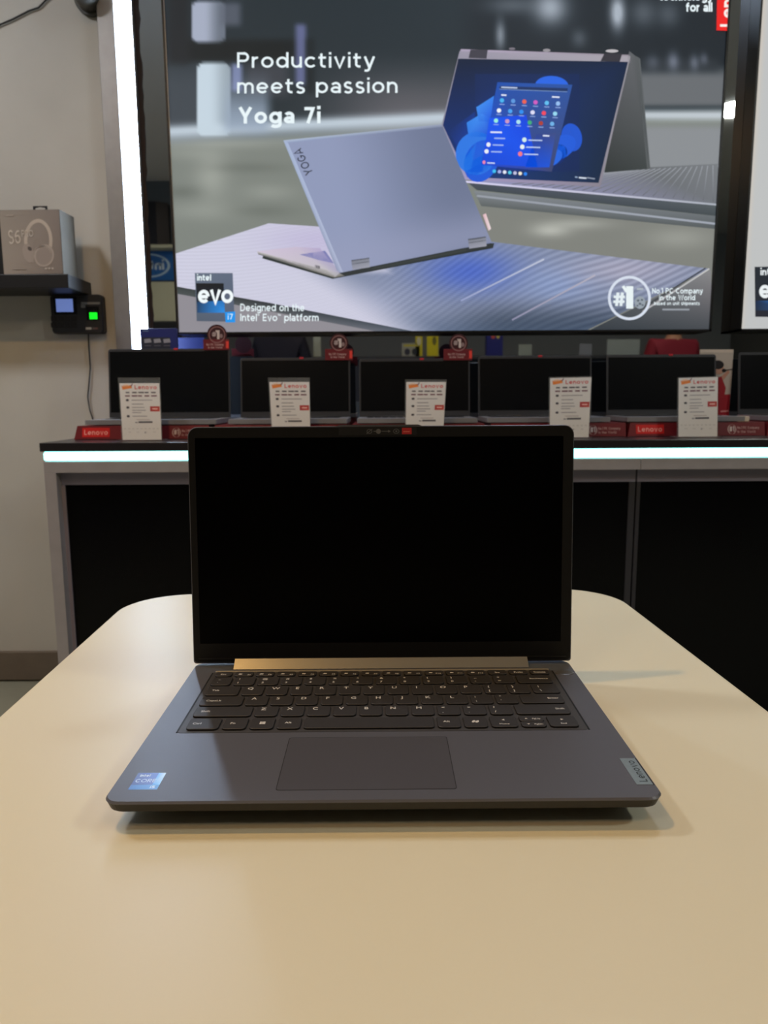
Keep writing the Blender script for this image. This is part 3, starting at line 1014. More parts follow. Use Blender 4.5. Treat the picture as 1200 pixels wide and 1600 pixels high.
# ================================================================== DISPLAY COUNTER
CX0, CXP, CX1 = -0.887, 0.66, 2.3
ZT = 0.136
M_FRAME = mat('counter_aluminium', (172, 168, 172), 0.4, 0.3, noise=0.05, nscale=20)
M_FRAME2 = mat('counter_inner_frame', (146, 140, 154), 0.45, 0.25)
M_PANEL = mat('gloss_black_panel', (5, 5, 8), 0.22, spec=0.25)
o = MB().box(CX0 - .004, CX1, YF - .006, YW - .012, ZT - .023, ZT, .002).build('worktop', mat('worktop_dark', (36, 33, 36), 0.28))
tag(o, 'long dark worktop of the display counter holding the demo laptops', 'worktop')
o = MB().box(CX0 + .001, CX1 - .02, YF, YF + .02, ZT - .0475, ZT - .0235, .006, seg=3).build('led_strip', mat('led_cyan', (160, 255, 250), .5, emit=LED_COUNTER))
tag(o, 'glowing cyan white LED strip under the counter worktop edge', 'light strip')


def cabinet(x0, x1, label):
    t = thing('counter_cabinet', label, 'cabinet', ((x0 + x1) / 2, YF + .2, FLOOR))
    c = MB()
    c.box(x0, x1, YF + .022, YW - .02, ZT - .049, ZT - .0235)
    c.box(x0, x0 + .02, YF + .06, YW - .02, FLOOR, ZT - .049)
    c.box(x1 - .02, x1, YF + .06, YW - .02, FLOOR, ZT - .049)
    c.box(x0 + .02, x1 - .02, YW - .04, YW - .02, FLOOR, ZT - .049)
    c.build('carcass', M_BLACK, t, True)
    f = MB()
    f.box(x0, x1, YF + .002, YF + .06, ZT - .079, ZT - .049, .001)
    return t, f


t, f = cabinet(CX0, CXP + .012, 'left counter cabinet with black door panel and silver frame')
f.box(CX0, CX0 + .031, YF + .002, YF + .06, FLOOR, ZT - .079, .001)
f.build('outer_frame', M_FRAME, t, True)
g = MB()
xi = at(94, 760, YF + .03).x
g.box(xi, CXP + .01, YF + .03, YF + .06, ZT - .114, ZT - .079, .001)
xp = at(101.5, 760, YF + .03).x
g.box(xi, xp, YF + .03, YF + .06, FLOOR, ZT - .114, .001)
g.build('inner_frame', M_FRAME2, t, True)
xq0, xq1 = at(983, 760, YF + .03).x, at(1001, 760, YF + .03).x
MB().box(xp, xq0, YF + .034, YF + .055, FLOOR + .02, ZT - .1145).build('door_panel', M_PANEL, t, True)
MB().box(xq0, CXP + .01, YF + .03, YF + .06, FLOOR, ZT - .1145, .001).build('side_post', mat('dark_post', (54, 54, 60), .45), t, True)

t, f = cabinet(CXP + .013, CX1, 'right counter cabinet with black door panel, behind the right of the table')
f.build('outer_frame', M_FRAME, t, True)
g = MB().box(CXP + .014, CX1, YF + .03, YF + .06, ZT - .114, ZT - .079, .001)
g.build('inner_frame', M_FRAME2, t, True)
MB().box(CXP + .014, xq1, YF + .03, YF + .06, FLOOR, ZT - .1145, .001).build('side_post', mat('dark_post', (54, 54, 60), .45), t, True)
MB().box(xq1, CX1 - .03, YF + .034, YF + .055, FLOOR + .02, ZT - .1145).build('door_panel', M_PANEL, t, True)

# ---- risers, demo laptops
YR0 = 1.675
ZR = at(600, 663, YR0).z
M_RED = mat('riser_maroon', (108, 28, 34), .35)
risers = [(115.5, 326, 'leftmost red laptop riser at the counter end'), (331, 541, 'second red laptop riser from the left'), (546, 757, 'third red laptop riser, behind the main laptop'),
          (763, 978, 'fourth red laptop riser, ending beside the main laptop'), (981, 1195, 'fifth red laptop riser with bright logo plate at right'), (1198, 1412, 'rightmost red laptop riser cut off by the photo edge')]
for i, (u0, u1, lb) in enumerate(risers):
    a, b = at(u0, 683, YR0), at(u1, 683, YR0)
    w_ = b.x - a.x
    t = thing('laptop_riser', lb, 'laptop stand', ((a.x + b.x) / 2, YR0, ZT), 0, 'red laptop risers on the counter')
    h = ZR - ZT
    prof = lambda x, sl: [(x + sl * 0, YR0, ZT + .0005), (x, YR0 + .008, ZR), (x, YR0 + .235, ZR), (x, YR0 + .24, ZT + .0005)]
    r0 = prof(a.x, 0); r1 = prof(b.x, 0)
    r0[1] = (a.x + .008, r0[1][1], r0[1][2]); r0[2] = (a.x + .008, r0[2][1], r0[2][2])
    bd = MB().loft([r0, r1]).build('body', M_RED, t, True)
    P = Pic(flat_map((a.x, YR0 - .0006, ZT), (w_, 0, 0), (0, .008, h), (0, -1, .1)), .0003)
    P.rect(.015, .03, .99, .06, (70, 18, 24))
    P.rect(.06, .2, .265, .86, (200, 34, 32))
    P.up().stroke('Lenovo', .075, .36, .36, (240, 170, 160), width=.175, upv=(0, 1), sw=.16)
    P.ring(.76, .5, .032, .34, .008, (190, 160, 154))
    P.stroke('#1', .742, .34, .36, (216, 200, 194), width=.035, upv=(0, 1), sw=.2)
    P.stroke('No.1 PC Company', .80, .52, .18, (196, 160, 156), width=.16, upv=(0, 1), sw=.18)
    P.stroke('in the World', .80, .24, .18, (186, 150, 146), width=.13, upv=(0, 1), sw=.18)
    P.build('printed_front', M_PRINT_GLOSS, bd)

M_DECK = mat('silver_deck', (176, 176, 180), .35, .6)
M_LID = mat('demo_lid_grey', (46, 48, 52), .4)
M_DISP = mat('demo_display', (8, 10, 13), .25, spec=.3)
M_DOT = mat('red_dot', (200, 50, 60), .4)
YH = YR0 + .205
laps = [(168, 358.5, 545, 275, 'leftmost open demo laptop, its blank screen beside the light column'),
        (374.5, 547, 559, 471, 'second open demo laptop from the left with blank grey screen'),
        (561, 735, 560.5, 659, 'third open demo laptop from the left, behind the main laptop lid'),
        (748, 926, 556, 844, 'fourth open demo laptop from the left, blank screen behind the corner of the main lid'),
        (949.5, 1121, 554, 1048, 'fifth open demo laptop from the left, beside the white picture card'),
        (1156.5, 1330, 550, 1240, 'rightmost open demo laptop, cut off by the photo edge')]
tops = []
for i, (u0, u1, vt, ud, lb) in enumerate(laps):
    zd = ZR + .0155
    x0, x1 = at(u0, 600, YH).x, at(u1, 600, YH).x
    ytop = YH + .022
    ztop = at((u0 + u1) / 2, vt, ytop).z
    t = thing('demo_laptop', lb, 'laptop', ((x0 + x1) / 2, YR0 + .1, ZR + .0005), 0, 'open demo laptops along the counter')
    bx = [[(x, y, z) for x, y in rr(x0, x1, YR0 + .0095, YH + .012, .006, 3)] for z in (ZR + .003, zd)]
    bb = MB().loft(bx)
    bb.box(x0 + .03, x0 + .06, YR0 + .03, YR0 + .18, ZR + .0008, ZR + .003)
    bb.box(x1 - .06, x1 - .03, YR0 + .03, YR0 + .18, ZR + .0008, ZR + .003)
    bb.build('base', M_DECK, t, True)
    kb = MB()
    for r_ in range(5):
        for k in range(13):
            kx = x0 + .025 + (x1 - x0 - .05) * k / 13
            kb.box(kx, kx + (x1 - x0 - .05) / 13 - .003, YR0 + .10 + r_ * .018, YR0 + .115 + r_ * .018, zd, zd + .001)
    kb.build('keyboard', M_BLACK, t, True)
    MB().box((x0 + x1) / 2 - .05, (x0 + x1) / 2 + .05, YR0 + .02, YR0 + .085, zd - .0005, zd + .0004).build('touchpad', mat('demo_touchpad', (150, 150, 154), .4), t, True)
    # lid, leaning back
    ex = Vector((1, 0, 0))
    es = Vector((0, ytop - YH, ztop - zd - .001))
    L = es.length
    es.normalize()
    en = ex.cross(es)          # (0,-,+) front
    if en.y > 0:
        en = -en
    o0 = Vector((0, YH, zd + .001))
    lidr = lambda ins, d: [o0 + ex * x + es * s_ + en * d for x, s_ in rr(x0 + ins, x1 - ins, ins, L - ins, (.002, .002, .008, .008), 4)]
    MB().loft([lidr(.001, -.006), lidr(0, -.004), lidr(0, 0), lidr(.001, .0006)]).build('lid', M_LID, t, True)
    dlid = [c_ for c_ in t.children if c_.name.startswith('lid')][0]
    dsp = lambda d: [o0 + ex * x + es * s_ + en * d for x, s_ in ((x0 + .005, .016), (x1 - .005, .016), (x1 - .005, L - .008), (x0 + .005, L - .008))]
    MB().loft([dsp(.0004), dsp(.0010)]).build('display', M_DISP, dlid, True)
    xd_ = at(ud, vt, ytop).x
    cdm = MB()
    pc = o0 + ex * xd_ + es * (L - .0015) + en * .001
    cdm.box(pc.x - .006, pc.x + .006, pc.y - .0015, pc.y + .0015, pc.z - .0025, pc.z + .003, .0006)
    cdm.build('shutter_tab', M_DOT, dlid, True)
    MB().cyl((x0 + .03, YH + .003, zd + .0005), (x1 - .03, YH + .003, zd + .0005), .004, n=12).build('hinge', M_LID, t, True)
    tops.append((o0, es, en, L))

# ---- round badge toppers clipped on the first three lids
badges = [(339, 523, 15.5, 318, 358, 530, 547, 'leftmost'), (529.5, 536, 14.5, 508, 551, 545, 563, 'middle'), (716.5, 536.5, 14.5, 693, 738, 545, 563, 'rightmost')]
for i, (cu, cv, r_, u0, u1, v0, v1, wd) in enumerate(badges):
    o0, es, en, L = tops[i]
    yp = (o0 + es * L).y - .0045
    ctr = at(cu, cv, yp); rad = (at(cu + r_, cv, yp) - ctr).x
    a, b = at(u0, v1, yp), at(u1, v0, yp)
    t = thing('badge_topper', 'maroon number one badge with round top, %s of the three clipped on demo laptop lids' % wd, 'badge', (ctr.x, yp, a.z), 0, 'number one badge toppers')
    pl = MB()
    n = 40
    pl.loft([[(ctr.x + rad * math.cos(2 * math.pi * k / n), y, ctr.z + rad * math.sin(2 * math.pi * k / n)) for k in range(n)] for y in (yp, yp + .002)])
    pl.build('disc', mat('badge_disc', (64, 30, 36), .4), t, True)
    pb = MB().box(a.x, b.x, yp - .0006, yp + .0019, a.z, b.z, .0004)
    pb.box(a.x + .01, b.x - .01, yp + .0019, yp + .016, a.z + (b.z - a.z) * .35, a.z + (b.z - a.z) * .35 + .002)
    plate = pb.build('plate', mat('badge_plate', (110, 36, 42), .4), t, True)
    P = Pic(px_map(yp - .0007), .0002)
    P.ring(cu, cv, r_ * .84, r_ * .84, 1.6, (150, 112, 112))
    P.up().stroke('#', cu - 8, cv + 3, 7.5, (196, 178, 176), width=7, sw=.18)
    P.stroke('1', cu - 1.5, cv + 7, 14, (216, 204, 200), width=5.5, sw=.28)
    P.ell(cu + 6.5, cv + 2, 2.6, 3.4, (150, 128, 128), 12)
    P.poly([(u1 - 5, v0 + 3), (u1 - .5, v0 + 3), (u1 - .5, v1 - 3), (u1 - 5, v1 - 3)], (232, 76, 66))
    P.stroke('No.1 PC Company', (u0 + u1) / 2 - 2, v0 + 10, 3.4, (206, 176, 172), width=27, align='c', sw=.18)
    P.stroke('in the World', (u0 + u1) / 2 - 2, v0 + 14.5, 3.2, (206, 176, 172), width=22, align='c', sw=.18)
    P.build('printed_front', M_PRINT_GLOSS, plate)

# ---- blue spec sign behind the first laptop
yp = YH + .05
a, b = at(220, 545, yp), at(276, 513, yp)
t = thing('standing_sign', 'small blue standing sign with three white marks behind the leftmost demo laptop', 'sign', ((a.x + b.x) / 2, yp, ZT))
mm_ = MB().box(a.x, b.x, yp, yp + .012, ZT + .0005, b.z, .001)
mm_.build('board', mat('sign_blue', (34, 44, 110), .45), t, True)
MB().box(a.x + .01, b.x - .01, yp - .01, yp + .05, ZT + .0005, ZT + .006).build('foot', M_BLACK, t, True)
P = Pic(px_map(yp - .0005), .0002)
P.poly([(221, 527), (266, 527), (266, 545), (221, 545)], (34, 40, 58))
P.up()
for k in range(3):
    P.poly([(225 + 15 * k, 530), (235 + 15 * k, 529), (237 + 15 * k, 535), (226 + 15 * k, 536)], (150, 152, 164))
    P.line((226 + 15 * k, 540), (236 + 15 * k, 540), 1.5, (90, 90, 104))
P.line((223, 517), (232, 517), 2.5, (90, 110, 150))
P.build('printed_front', M_PRINT, t)

# ---- picture card behind the fifth laptop
yp = YH + .04
q = [at(1094, 546, yp), at(1146.5, 546, yp), at(1137, 672, yp), at(1090, 672, yp)]
t = thing('picture_card', 'white standing picture card with a figure in red, behind the fifth demo laptop', 'sign', ((q[0].x + q[1].x) / 2, yp, ZT))
q2 = [Vector((p.x, p.y, ZT + .0005)) if i > 1 else p for i, p in enumerate(q)]
MB().prism(q2, (0, .004, 0)).build('board', mat('card_white', (186, 176, 164), .5), t, True)
MB().box(q2[3].x + .01, q2[2].x - .01, yp, yp + .06, ZT + .0005, ZT + .004).build('foot', M_BLACK, t, True)
P = Pic(px_map(yp - .0005), .0002)
P.poly([(1094, 546), (1146, 546), (1145.5, 551), (1094, 551)], (206, 194, 180))
P.poly([(1095, 618), (1141, 616), (1137.5, 668), (1095, 668)], (150, 16, 34))
P.up()
P.ell(1123, 576, 8, 9, (196, 150, 128), 18)
P.poly([(1114, 592), (1127, 588), (1134, 606), (1131, 622), (1110, 622)], (152, 24, 36))
P.poly([(1127, 588), (1138, 578), (1140, 582), (1130, 594)], (190, 140, 120))
P.up()
P.ell(1122, 570, 9, 7, (26, 20, 24), 16)
P.ell(1131, 579, 3.5, 3, (30, 26, 30), 10)
P.line((1131, 579), (1144, 577), 1.4, (40, 36, 40))
P.line((1126, 643), (1138, 642), 2.2, (214, 150, 150))
P.line((1126, 650), (1136, 649.5), 2, (196, 120, 126))
P.build('printed_front', M_PRINT, t)

# ---- price card holders
M_ACR = mat('clear_acrylic', (235, 238, 238), .05, trans=.92, ior=1.3)
cards = [((184, 590), (249.5, 590), (253.5, 687), (190, 688), 'clear price card holder at the left end of the counter', 599),
         ((418.5, 590), (484, 590), (486, 686), (424, 687), 'clear price card holder in front of the second demo laptop', 597),
         ((633, 593), (698, 593), (693, 685), (632, 686), 'clear price card holder in front of the third demo laptop', 597),
         ((857.5, 589), (925, 587.5), (920.5, 683), (857, 685), 'clear price card holder in front of the fourth demo laptop, touching the main lid corner', 591),
         ((1058.5, 589.5), (1122.5, 587.5), (1121.5, 680), (1058, 683), 'clear price card holder in front of the fifth demo laptop, far right', 591)]
for i, (tl, tr, br, bl, lb, vc) in enumerate(cards):
    yb, yt = 1.618, 1.648
    zbt = ZT + .003
    pb = Vector((0, yb, zbt))
    ztp = at(tl[0], tl[1], yt).z
    n_ = Vector((0, -(ztp - zbt), yt - yb)).normalized()
    TL, TR = on_plane(*tl, pb, n_), on_plane(*tr, pb, n_)
    BRx, BLx = on_plane(*br, pb, n_), on_plane(*bl, pb, n_)
    BL = Vector((BLx.x, yb, zbt)); BR = Vector((BRx.x, yb, zbt))
    t = thing('price_card_holder', lb, 'price card', ((BL.x + BR.x) / 2, yb, ZT), 0, 'price card holders on the counter')
    ac = MB()
    ac.prism([TL, TR, BR, BL], n_ * -.0015)
    ac.box(BL.x - .006, BR.x + .006, yb - .012, yb + .034, ZT + .0005, ZT + .003)
    ac.build('acrylic_holder', M_ACR, t, True)

    def qm(x, y, h, TL=TL, TR=TR, BL=BL, BR=BR, n_=n_):
        return (TL * (1 - x) + TR * x) * (1 - y) + (BL * (1 - x) + BR * x) * y + n_ * (h + .0004)
    P = Pic(qm, .0002)
    c0 = (vc - tl[1]) / (bl[1] - tl[1])
    ch = 1 - c0
    Y = lambda f_: c0 + ch * f_
    P.rect(.03, Y(0), .985, Y(1), [(214, 214, 214), (214, 214, 214), (206, 202, 194), (206, 204, 198)])
    P.up()
    P.poly([(.08, Y(.05)), (.30, Y(.035)), (.33, Y(.085)), (.10, Y(.115))], (224, 130, 60))
    P.poly([(.12, Y(.03)), (.22, Y(.02)), (.27, Y(.05)), (.10, Y(.06))], (230, 190, 160))
    P.line((.30, Y(.06)), (.345, Y(.01)), .02, (110, 60, 80))
    P.stroke('Lenovo', .39, Y(.105), .066, (200, 64, 66), width=.53, upv=(0, -1), sw=.17)
    P.rect(.74, Y(.41), .97, Y(.50), [(166, 48, 50), (170, 60, 56), (190, 70, 60), (160, 44, 50)])
    for j, (y_, xa_, xb_, c_) in enumerate(((.165, .17, .93, (84, 84, 92)), (.225, .15, .93, (110, 70, 84)))):
        nseg = 5
        for k in range(nseg):
            xx = xa_ + (xb_ - xa_) * k / nseg
            P.rect(xx, Y(y_ - .012), xx + (xb_ - xa_) / nseg * (.6 + .3 * ((k * 7 + i * 3 + j) % 3) / 2), Y(y_ + .012), c_)
    for j, (y_, ln) in enumerate(((.30, .5), (.37, .28), (.43, .30), (.48, .33), (.52, .22), (.585, .36))):
        P.rect(.30, Y(y_ - .007), .30 + ln, Y(y_ + .007), (146, 146, 152))
        if j in (0, 2, 5):
            P.ell(.20, Y(y_), .04, .02, (70, 70, 78), 12)
    P.rect(.40, Y(.64), .72, Y(.652), (170, 160, 160))
    P.rect(.36, Y(.685), .42, Y(.705), (130, 130, 136))
    P.rect(.44, Y(.675), .78, Y(.705), (76, 76, 84))
    for k in range(9):
        P.rect(.08 + .10 * k, Y(.80), .13 + .10 * k, Y(.812), (178, 176, 172))
        if k % 2:
            P.rect(.08 + .10 * k, Y(.86), .15 + .10 * k, Y(.872), (184, 182, 178))
    P.rect(.58, Y(.86), .61, Y(.885), (120, 120, 124))
    P.up().line((.79, Y(.455)), (.92, Y(.455)), .02, (230, 180, 170))
    P.build('price_card', M_PRINT, t)

# small white things on the risers' right ends
a, b = at(1154, 660, YR0 + .004), at(1173, 653, YR0 + .004)
o = MB().box(a.x, b.x, YR0 + .010, YR0 + .024, ZR + .0006, ZR + .016, .002).build('cable_clip', mat('clip_white', (214, 200, 180), .5))
tag(o, 'small white plastic clip lying on the fifth red riser', 'clip')

# ================================================================== SHOP BEHIND THE VIEWER (seen in the dark mirror)
YM = YW - .008


def rat(u, v, Y):
    """point at depth Y behind the viewer whose mirror image falls on the photo position"""
    p = at(u, v, 2 * YM - Y)
    p.y = Y
    return p


YP = -2.0
pl, pr = rat(150, 500, YP).x, rat(292, 500, YP).x
t = thing('display_pillar', 'grey shop pillar behind the viewer with pale lower board, mirrored beside the light column', 'pillar', ((pl + pr) / 2, YP, FLOOR))
MB().box(pl, pr, YP - .3, YP, FLOOR, CEIL).build('column', mat('pillar_grey', (96, 102, 104), .6), t, True)
zbt, ztp = rat(250, 502, YP).z, rat(250, 441, YP).z
MB().box(pl + .02, pr - .05, YP, YP + .02, zbt, ztp).build('lower_board', mat('board_cream', (206, 206, 176), .5), t, True)
MB().box(pl + .02, pr - .05, YP, YP + .05, FLOOR, zbt - .01).build('plinth', M_BLACK, t, True)
zs_ = rat(250, 388, YP).z
MB().box(pl + .02, pr - .04, YP, YP + .16, zs_ - .025, zs_, .002).build('ledge', mat('board_cream', (206, 206, 176), .5), t, True)
a, b = rat(196, 439, YP), rat(272, 392, YP)
t = thing('wall_sign', 'blue sign with oval swirl mounted on the grey pillar, mirrored beside the large sign', 'sign', ((a.x + b.x) / 2, YP + .02, a.z))
bd = MB().box(a.x, b.x, YP + .001, YP + .02, a.z, b.z, .002).build('board', mat('sign_cyan_blue', (10, 96, 170), .5), t, True)
sw_, sh_ = b.x - a.x, b.z - a.z
P = Pic(flat_map((b.x, YP + .0205, a.z), (-sw_, 0, 0), (0, 0, sh_), (0, 1, 0)), .0004)
P.ring(.5, .5, .42, .40, .05, (190, 216, 232), 40, .5, 6.0)
P.up().stroke('intel', .20, .36, .32, (214, 230, 240), width=.52, upv=(0, 1), sw=.2, gap=.1)
P.build('printed_front', M_PRINT, bd)
a, b = rat(225, 386, YP + .08), rat(262, 318, YP + .08)
o = MB().loft([[(x, y, z) for x, y in ((a.x, YP + .02), (b.x, YP + .02), (b.x, YP + .08), (b.x - .08, YP + .15), (a.x, YP + .15))] for z in (zs_ + .0006, b.z)]).build('speaker_cabinet', mat('speaker_black', (14, 14, 22), .5))
tag(o, 'black speaker cabinet standing on the pillar ledge above the blue sign', 'speaker')

YC = -2.4
zc = rat(700, 556, YC).z
cl, cr = rat(380, 556, YC).x, rat(1010, 556, YC).x
t = thing('rear_counter', 'low dark sales counter behind the viewer, mirrored below the large sign', 'counter', ((cl + cr) / 2, YC - .25, FLOOR))
MB().box(cl, cr, YC - .5, YC, zc - .03, zc, .002).build('worktop', mat('rear_top', (60, 60, 64), .4), t, True)
MB().box(cl + .03, cr - .03, YC - .47, YC - .04, FLOOR, zc - .03).build('body', mat('rear_body', (40, 44, 60), .5), t, True)


def rear_card(u0, v0, u1, rgb, name, label, cat, dp=.03, art=None):
    a_, b_ = rat(u0, 556, YC - .1), rat(u1, v0, YC - .1)
    t_ = thing(name, label, cat, ((a_.x + b_.x) / 2, YC - .1, zc))
    x0_, x1_ = min(a_.x, b_.x), max(a_.x, b_.x)
    bd_ = MB().box(x0_, x1_, YC - .1 - dp, YC - .1, zc + .0005, b_.z, .001).build('board', mat('rear_%d_%d_%d' % rgb, rgb, .5), t_, True)
    if art:
        P_ = Pic(flat_map((x1_, YC - .0996, zc), (-(x1_ - x0_), 0, 0), (0, 0, b_.z - zc), (0, 1, 0)), .0004)
        art(P_)
        P_.build('printed_front', M_PRINT, bd_)
    return t_


rear_card(490, 522, 501, (190, 200, 190), 'door_frame_sample', 'tall narrow white board on the rear counter, left of the others', 'board')
rear_card(628, 536, 656, (170, 172, 160), 'product_box', 'white product box with dark pictures on the rear counter', 'box', .1, lambda P: (P.rect(.1, .75, .9, .9, (210, 200, 60)), P.ell(.3, .35, .15, .25, (40, 44, 50)), P.ell(.7, .35, .16, .25, (50, 50, 70))))
rear_card(649, 523, 660, (226, 214, 40), 'price_tag', 'yellow price tag on the rear counter beside the white product box', 'price tag', .004, lambda P: P.ell(.5, .7, .3, .2, (230, 226, 190)))
rear_card(667, 522, 685, (232, 220, 30), 'price_tag', 'wide yellow price tag on the rear counter, right of the narrower yellow one', 'price tag', .004, lambda P: P.ell(.35, .7, .18, .2, (120, 116, 40)))
rear_card(810, 538, 831, (168, 176, 168), 'display_card', 'pale grey card standing on the rear counter right of centre', 'card', .01)
rear_card(905, 537, 925, (150, 152, 160), 'display_card', 'small bluish grey card near the right end of the rear counter', 'card', .01)
rear_card(948, 530, 1000, (178, 184, 180), 'display_card', 'wide white card at the right end of the rear counter', 'card', .01)
rear_card(760, 520, 786, (36, 40, 130), 'product_box', 'dark blue product box with coloured marks on the rear counter', 'box', .1, lambda P: (P.ell(.6, .85, .12, .1, (220, 90, 70)), P.ell(.3, .85, .1, .1, (230, 210, 90))))


# ---- people
def skinned(name, verts, edges, material, parent, sub=2):
    me = bpy.data.meshes.new(name)
    me.from_pydata([v[:3] for v in verts], edges, [])
    ob = bpy.data.objects.new(name, me)
    COL.objects.link(ob)
    mo = ob.modifiers.new('skin', 'SKIN')
    mo.use_smooth_shade = True
    for sv, v in zip(me.skin_vertices[0].data, verts):
        sv.radius = v[3] if isinstance(v[3], tuple) else (v[3], v[3])
    me.skin_vertices[0].data[0].use_root = True
    ss = ob.modifiers.new('sub', 'SUBSURF')
    ss.levels = ss.render_levels = sub
    bpy.context.view_layer.update()
    m2 = bpy.data.meshes.new_from_object(ob.evaluated_get(bpy.context.evaluated_depsgraph_get()))
    bpy.data.objects.remove(ob)
    m2.name = name
    for p in m2.polygons:
        p.use_smooth = True
    m2.materials.clear()
    return link_mesh(name, m2, material, parent)


def person(label, x, y, rz, scale, shirt, trousers, hair):
    t_ = thing('person', label, 'person', (x, y, FLOOR), rz)
    k = scale
    V, E = [], []

    def add(p, r, prev=None):
        V.append((p[0] * k, p[1] * k, p[2] * k, tuple(q * k for q in r) if isinstance(r, tuple) else r * k))
        if prev is not None:
            E.append((prev, len(V) - 1))
        return len(V) - 1
    pel = add((0, 0, .95), (.135, .10))
    sp = add((0, .01, 1.14), (.125, .09), pel)
    chs = add((0, 0, 1.34), (.15, .10), sp)
    nb = add((0, -.01, 1.475), .06, chs)
    nk = add((0, .005, 1.545), .052, nb)
    jaw = add((0, .03, 1.61), (.062, .075), nk)
    sk = add((0, .015, 1.69), (.076, .094), jaw)
    add((0, .0, 1.765), .05, sk)
    add((0, .13, 1.655), .012, jaw)
    for sx in (-1, 1):
        add((sx * .088, 0, 1.66), (.012, .02), sk)
        sh = add((sx * .175, -.01, 1.43), .058, chs)
        el = add((sx * .235, -.03, 1.15), .042, sh)
        wr = add((sx * .255, .05, .91), .028, el)
        pm = add((sx * .258, .075, .84), (.022, .036), wr)
        for i in range(4):
            fy = .045 + .021 * i
            k1 = add((sx * .255, fy + .012, .795), .0088, pm)
            k2 = add((sx * .243, fy + .016, .765 - (.006 if i in (1, 2) else 0)), .0082, k1)
            add((sx * .226, fy + .016, .748 - (.01 if i in (1, 2) else 0)), .0075, k2)
        t1 = add((sx * .236, .125, .835), .0105, pm)
        add((sx * .222, .14, .805), .009, t1)
        hp = add((sx * .095, 0, .88), .085, pel)
        kn = add((sx * .105, .015, .50), .058, hp)
        an = add((sx * .105, -.02, .09), .038, kn)
        add((sx * .12, .12, .04), .034, an)
    body = skinned('body', V, E, mat('skin', (176, 124, 96), .55), t_)
    V, E = [], []
    a0 = add((0, 0, .90), (.155, .12)); a1 = add((0, .01, 1.14), (.142, .107), a0); a2 = add((0, 0, 1.34), (.165, .118), a1)
    add((0, -.008, 1.455), .075, a2)
    for sx in (-1, 1):
        b1 = add((sx * .18, -.01, 1.435), .072, a2)
        add((sx * .222, -.025, 1.20), .062, b1)
    skinned('shirt', V, E, mat('shirt_%d_%d_%d' % shirt, shirt, .8), t_)
    V, E = [], []
    a0 = add((0, 0, .94), (.148, .112))
    for sx in (-1, 1):
        b1 = add((sx * .095, 0, .86), .10, a0)
        b2 = add((sx * .105, .015, .50), .074, b1)
        add((sx * .105, -.015, .10), .058, b2)
    skinned('trousers', V, E, mat('trousers_%d_%d_%d' % trousers, trousers, .8), t_)
    for sx in (-1, 1):
        V, E = [], []
        a0 = add((sx * .105, -.05, .045), .042); a1 = add((sx * .108, .04, .045), .044, a0); add((sx * .122, .15, .036), .034, a1)
        skinned('shoe', V, E, mat('shoe_dark', (30, 30, 32), .5), t_)
    V, E = [], []
    a0 = add((0, -.055, 1.66), (.07, .05)); a1 = add((0, -.03, 1.735), (.083, .078), a0); add((0, .045, 1.775), (.07, .03), a1)
    skinned('hair', V, E, mat('hair_%d' % hair[0], hair, .6), t_)
    for sx in (-1, 1):
        e_ = MB()
        b_ = bmesh.new(); bmesh.ops.create_uvsphere(b_, u_segments=12, v_segments=8, radius=.011 * k)
        e_.merge(b_, Matrix.Translation((sx * .03 * k, .098 * k, 1.685 * k)))
        e_.build('eye', mat('eye_dark', (36, 28, 26), .2), t_)
    MB().tube([(-.024 * k, .099 * k, 1.612 * k), (0, .106 * k, 1.610 * k), (.024 * k, .099 * k, 1.612 * k)], .004 * k).build('mouth', mat('lips', (140, 74, 66), .5), t_)
    return t_


pp = rat(437, 530, -1.7)
person('person in a dark shirt standing behind the viewer, mirrored above the second demo laptop', pp.x, -1.7, 0.15, 1.0, (22, 24, 44), (40, 44, 60), (24, 20, 20))
pp = rat(1052, 540, -1.5)
person('person in a maroon shirt standing behind the viewer, mirrored above the fifth demo laptop', pp.x, -1.5, -0.2, .96, (124, 18, 36), (30, 30, 36), (20, 16, 18))

# ================================================================== TABLE
t = thing('demo_table', 'white rounded table with the grey laptop on it', 'table', (0, 0, FLOOR), math.radians(2.05))
tz = -FLOOR
tr_ = lambda ins, z: [(x, y, z) for x, y in rr(-.2985 + ins, .311 - ins, -.60 + ins, .543 - ins, .075 - ins, 14)]
MB().loft([tr_(.003, tz - .025), tr_(0, tz - .022), tr_(0, tz - .002), tr_(.0006, tz - .0006), tr_(.002, tz)]).build('table_top', mat('white_laminate', (215, 210, 186), .38, spec=.4, bump=.02, bscale=400), t)
for sx in (-.24, .25):
    for sy in (-.53, .47):
        MB().cyl((sx, sy, 0), (sx, sy, tz - .025), .02, .022, 20).build('leg', mat('leg_white', (214, 210, 204), .4), t)
for y_ in (-.545, .455):
    MB().box(-.24, .25, y_, y_ + .03, tz - .065, tz - .025).build('apron', MATS['leg_white'], t)

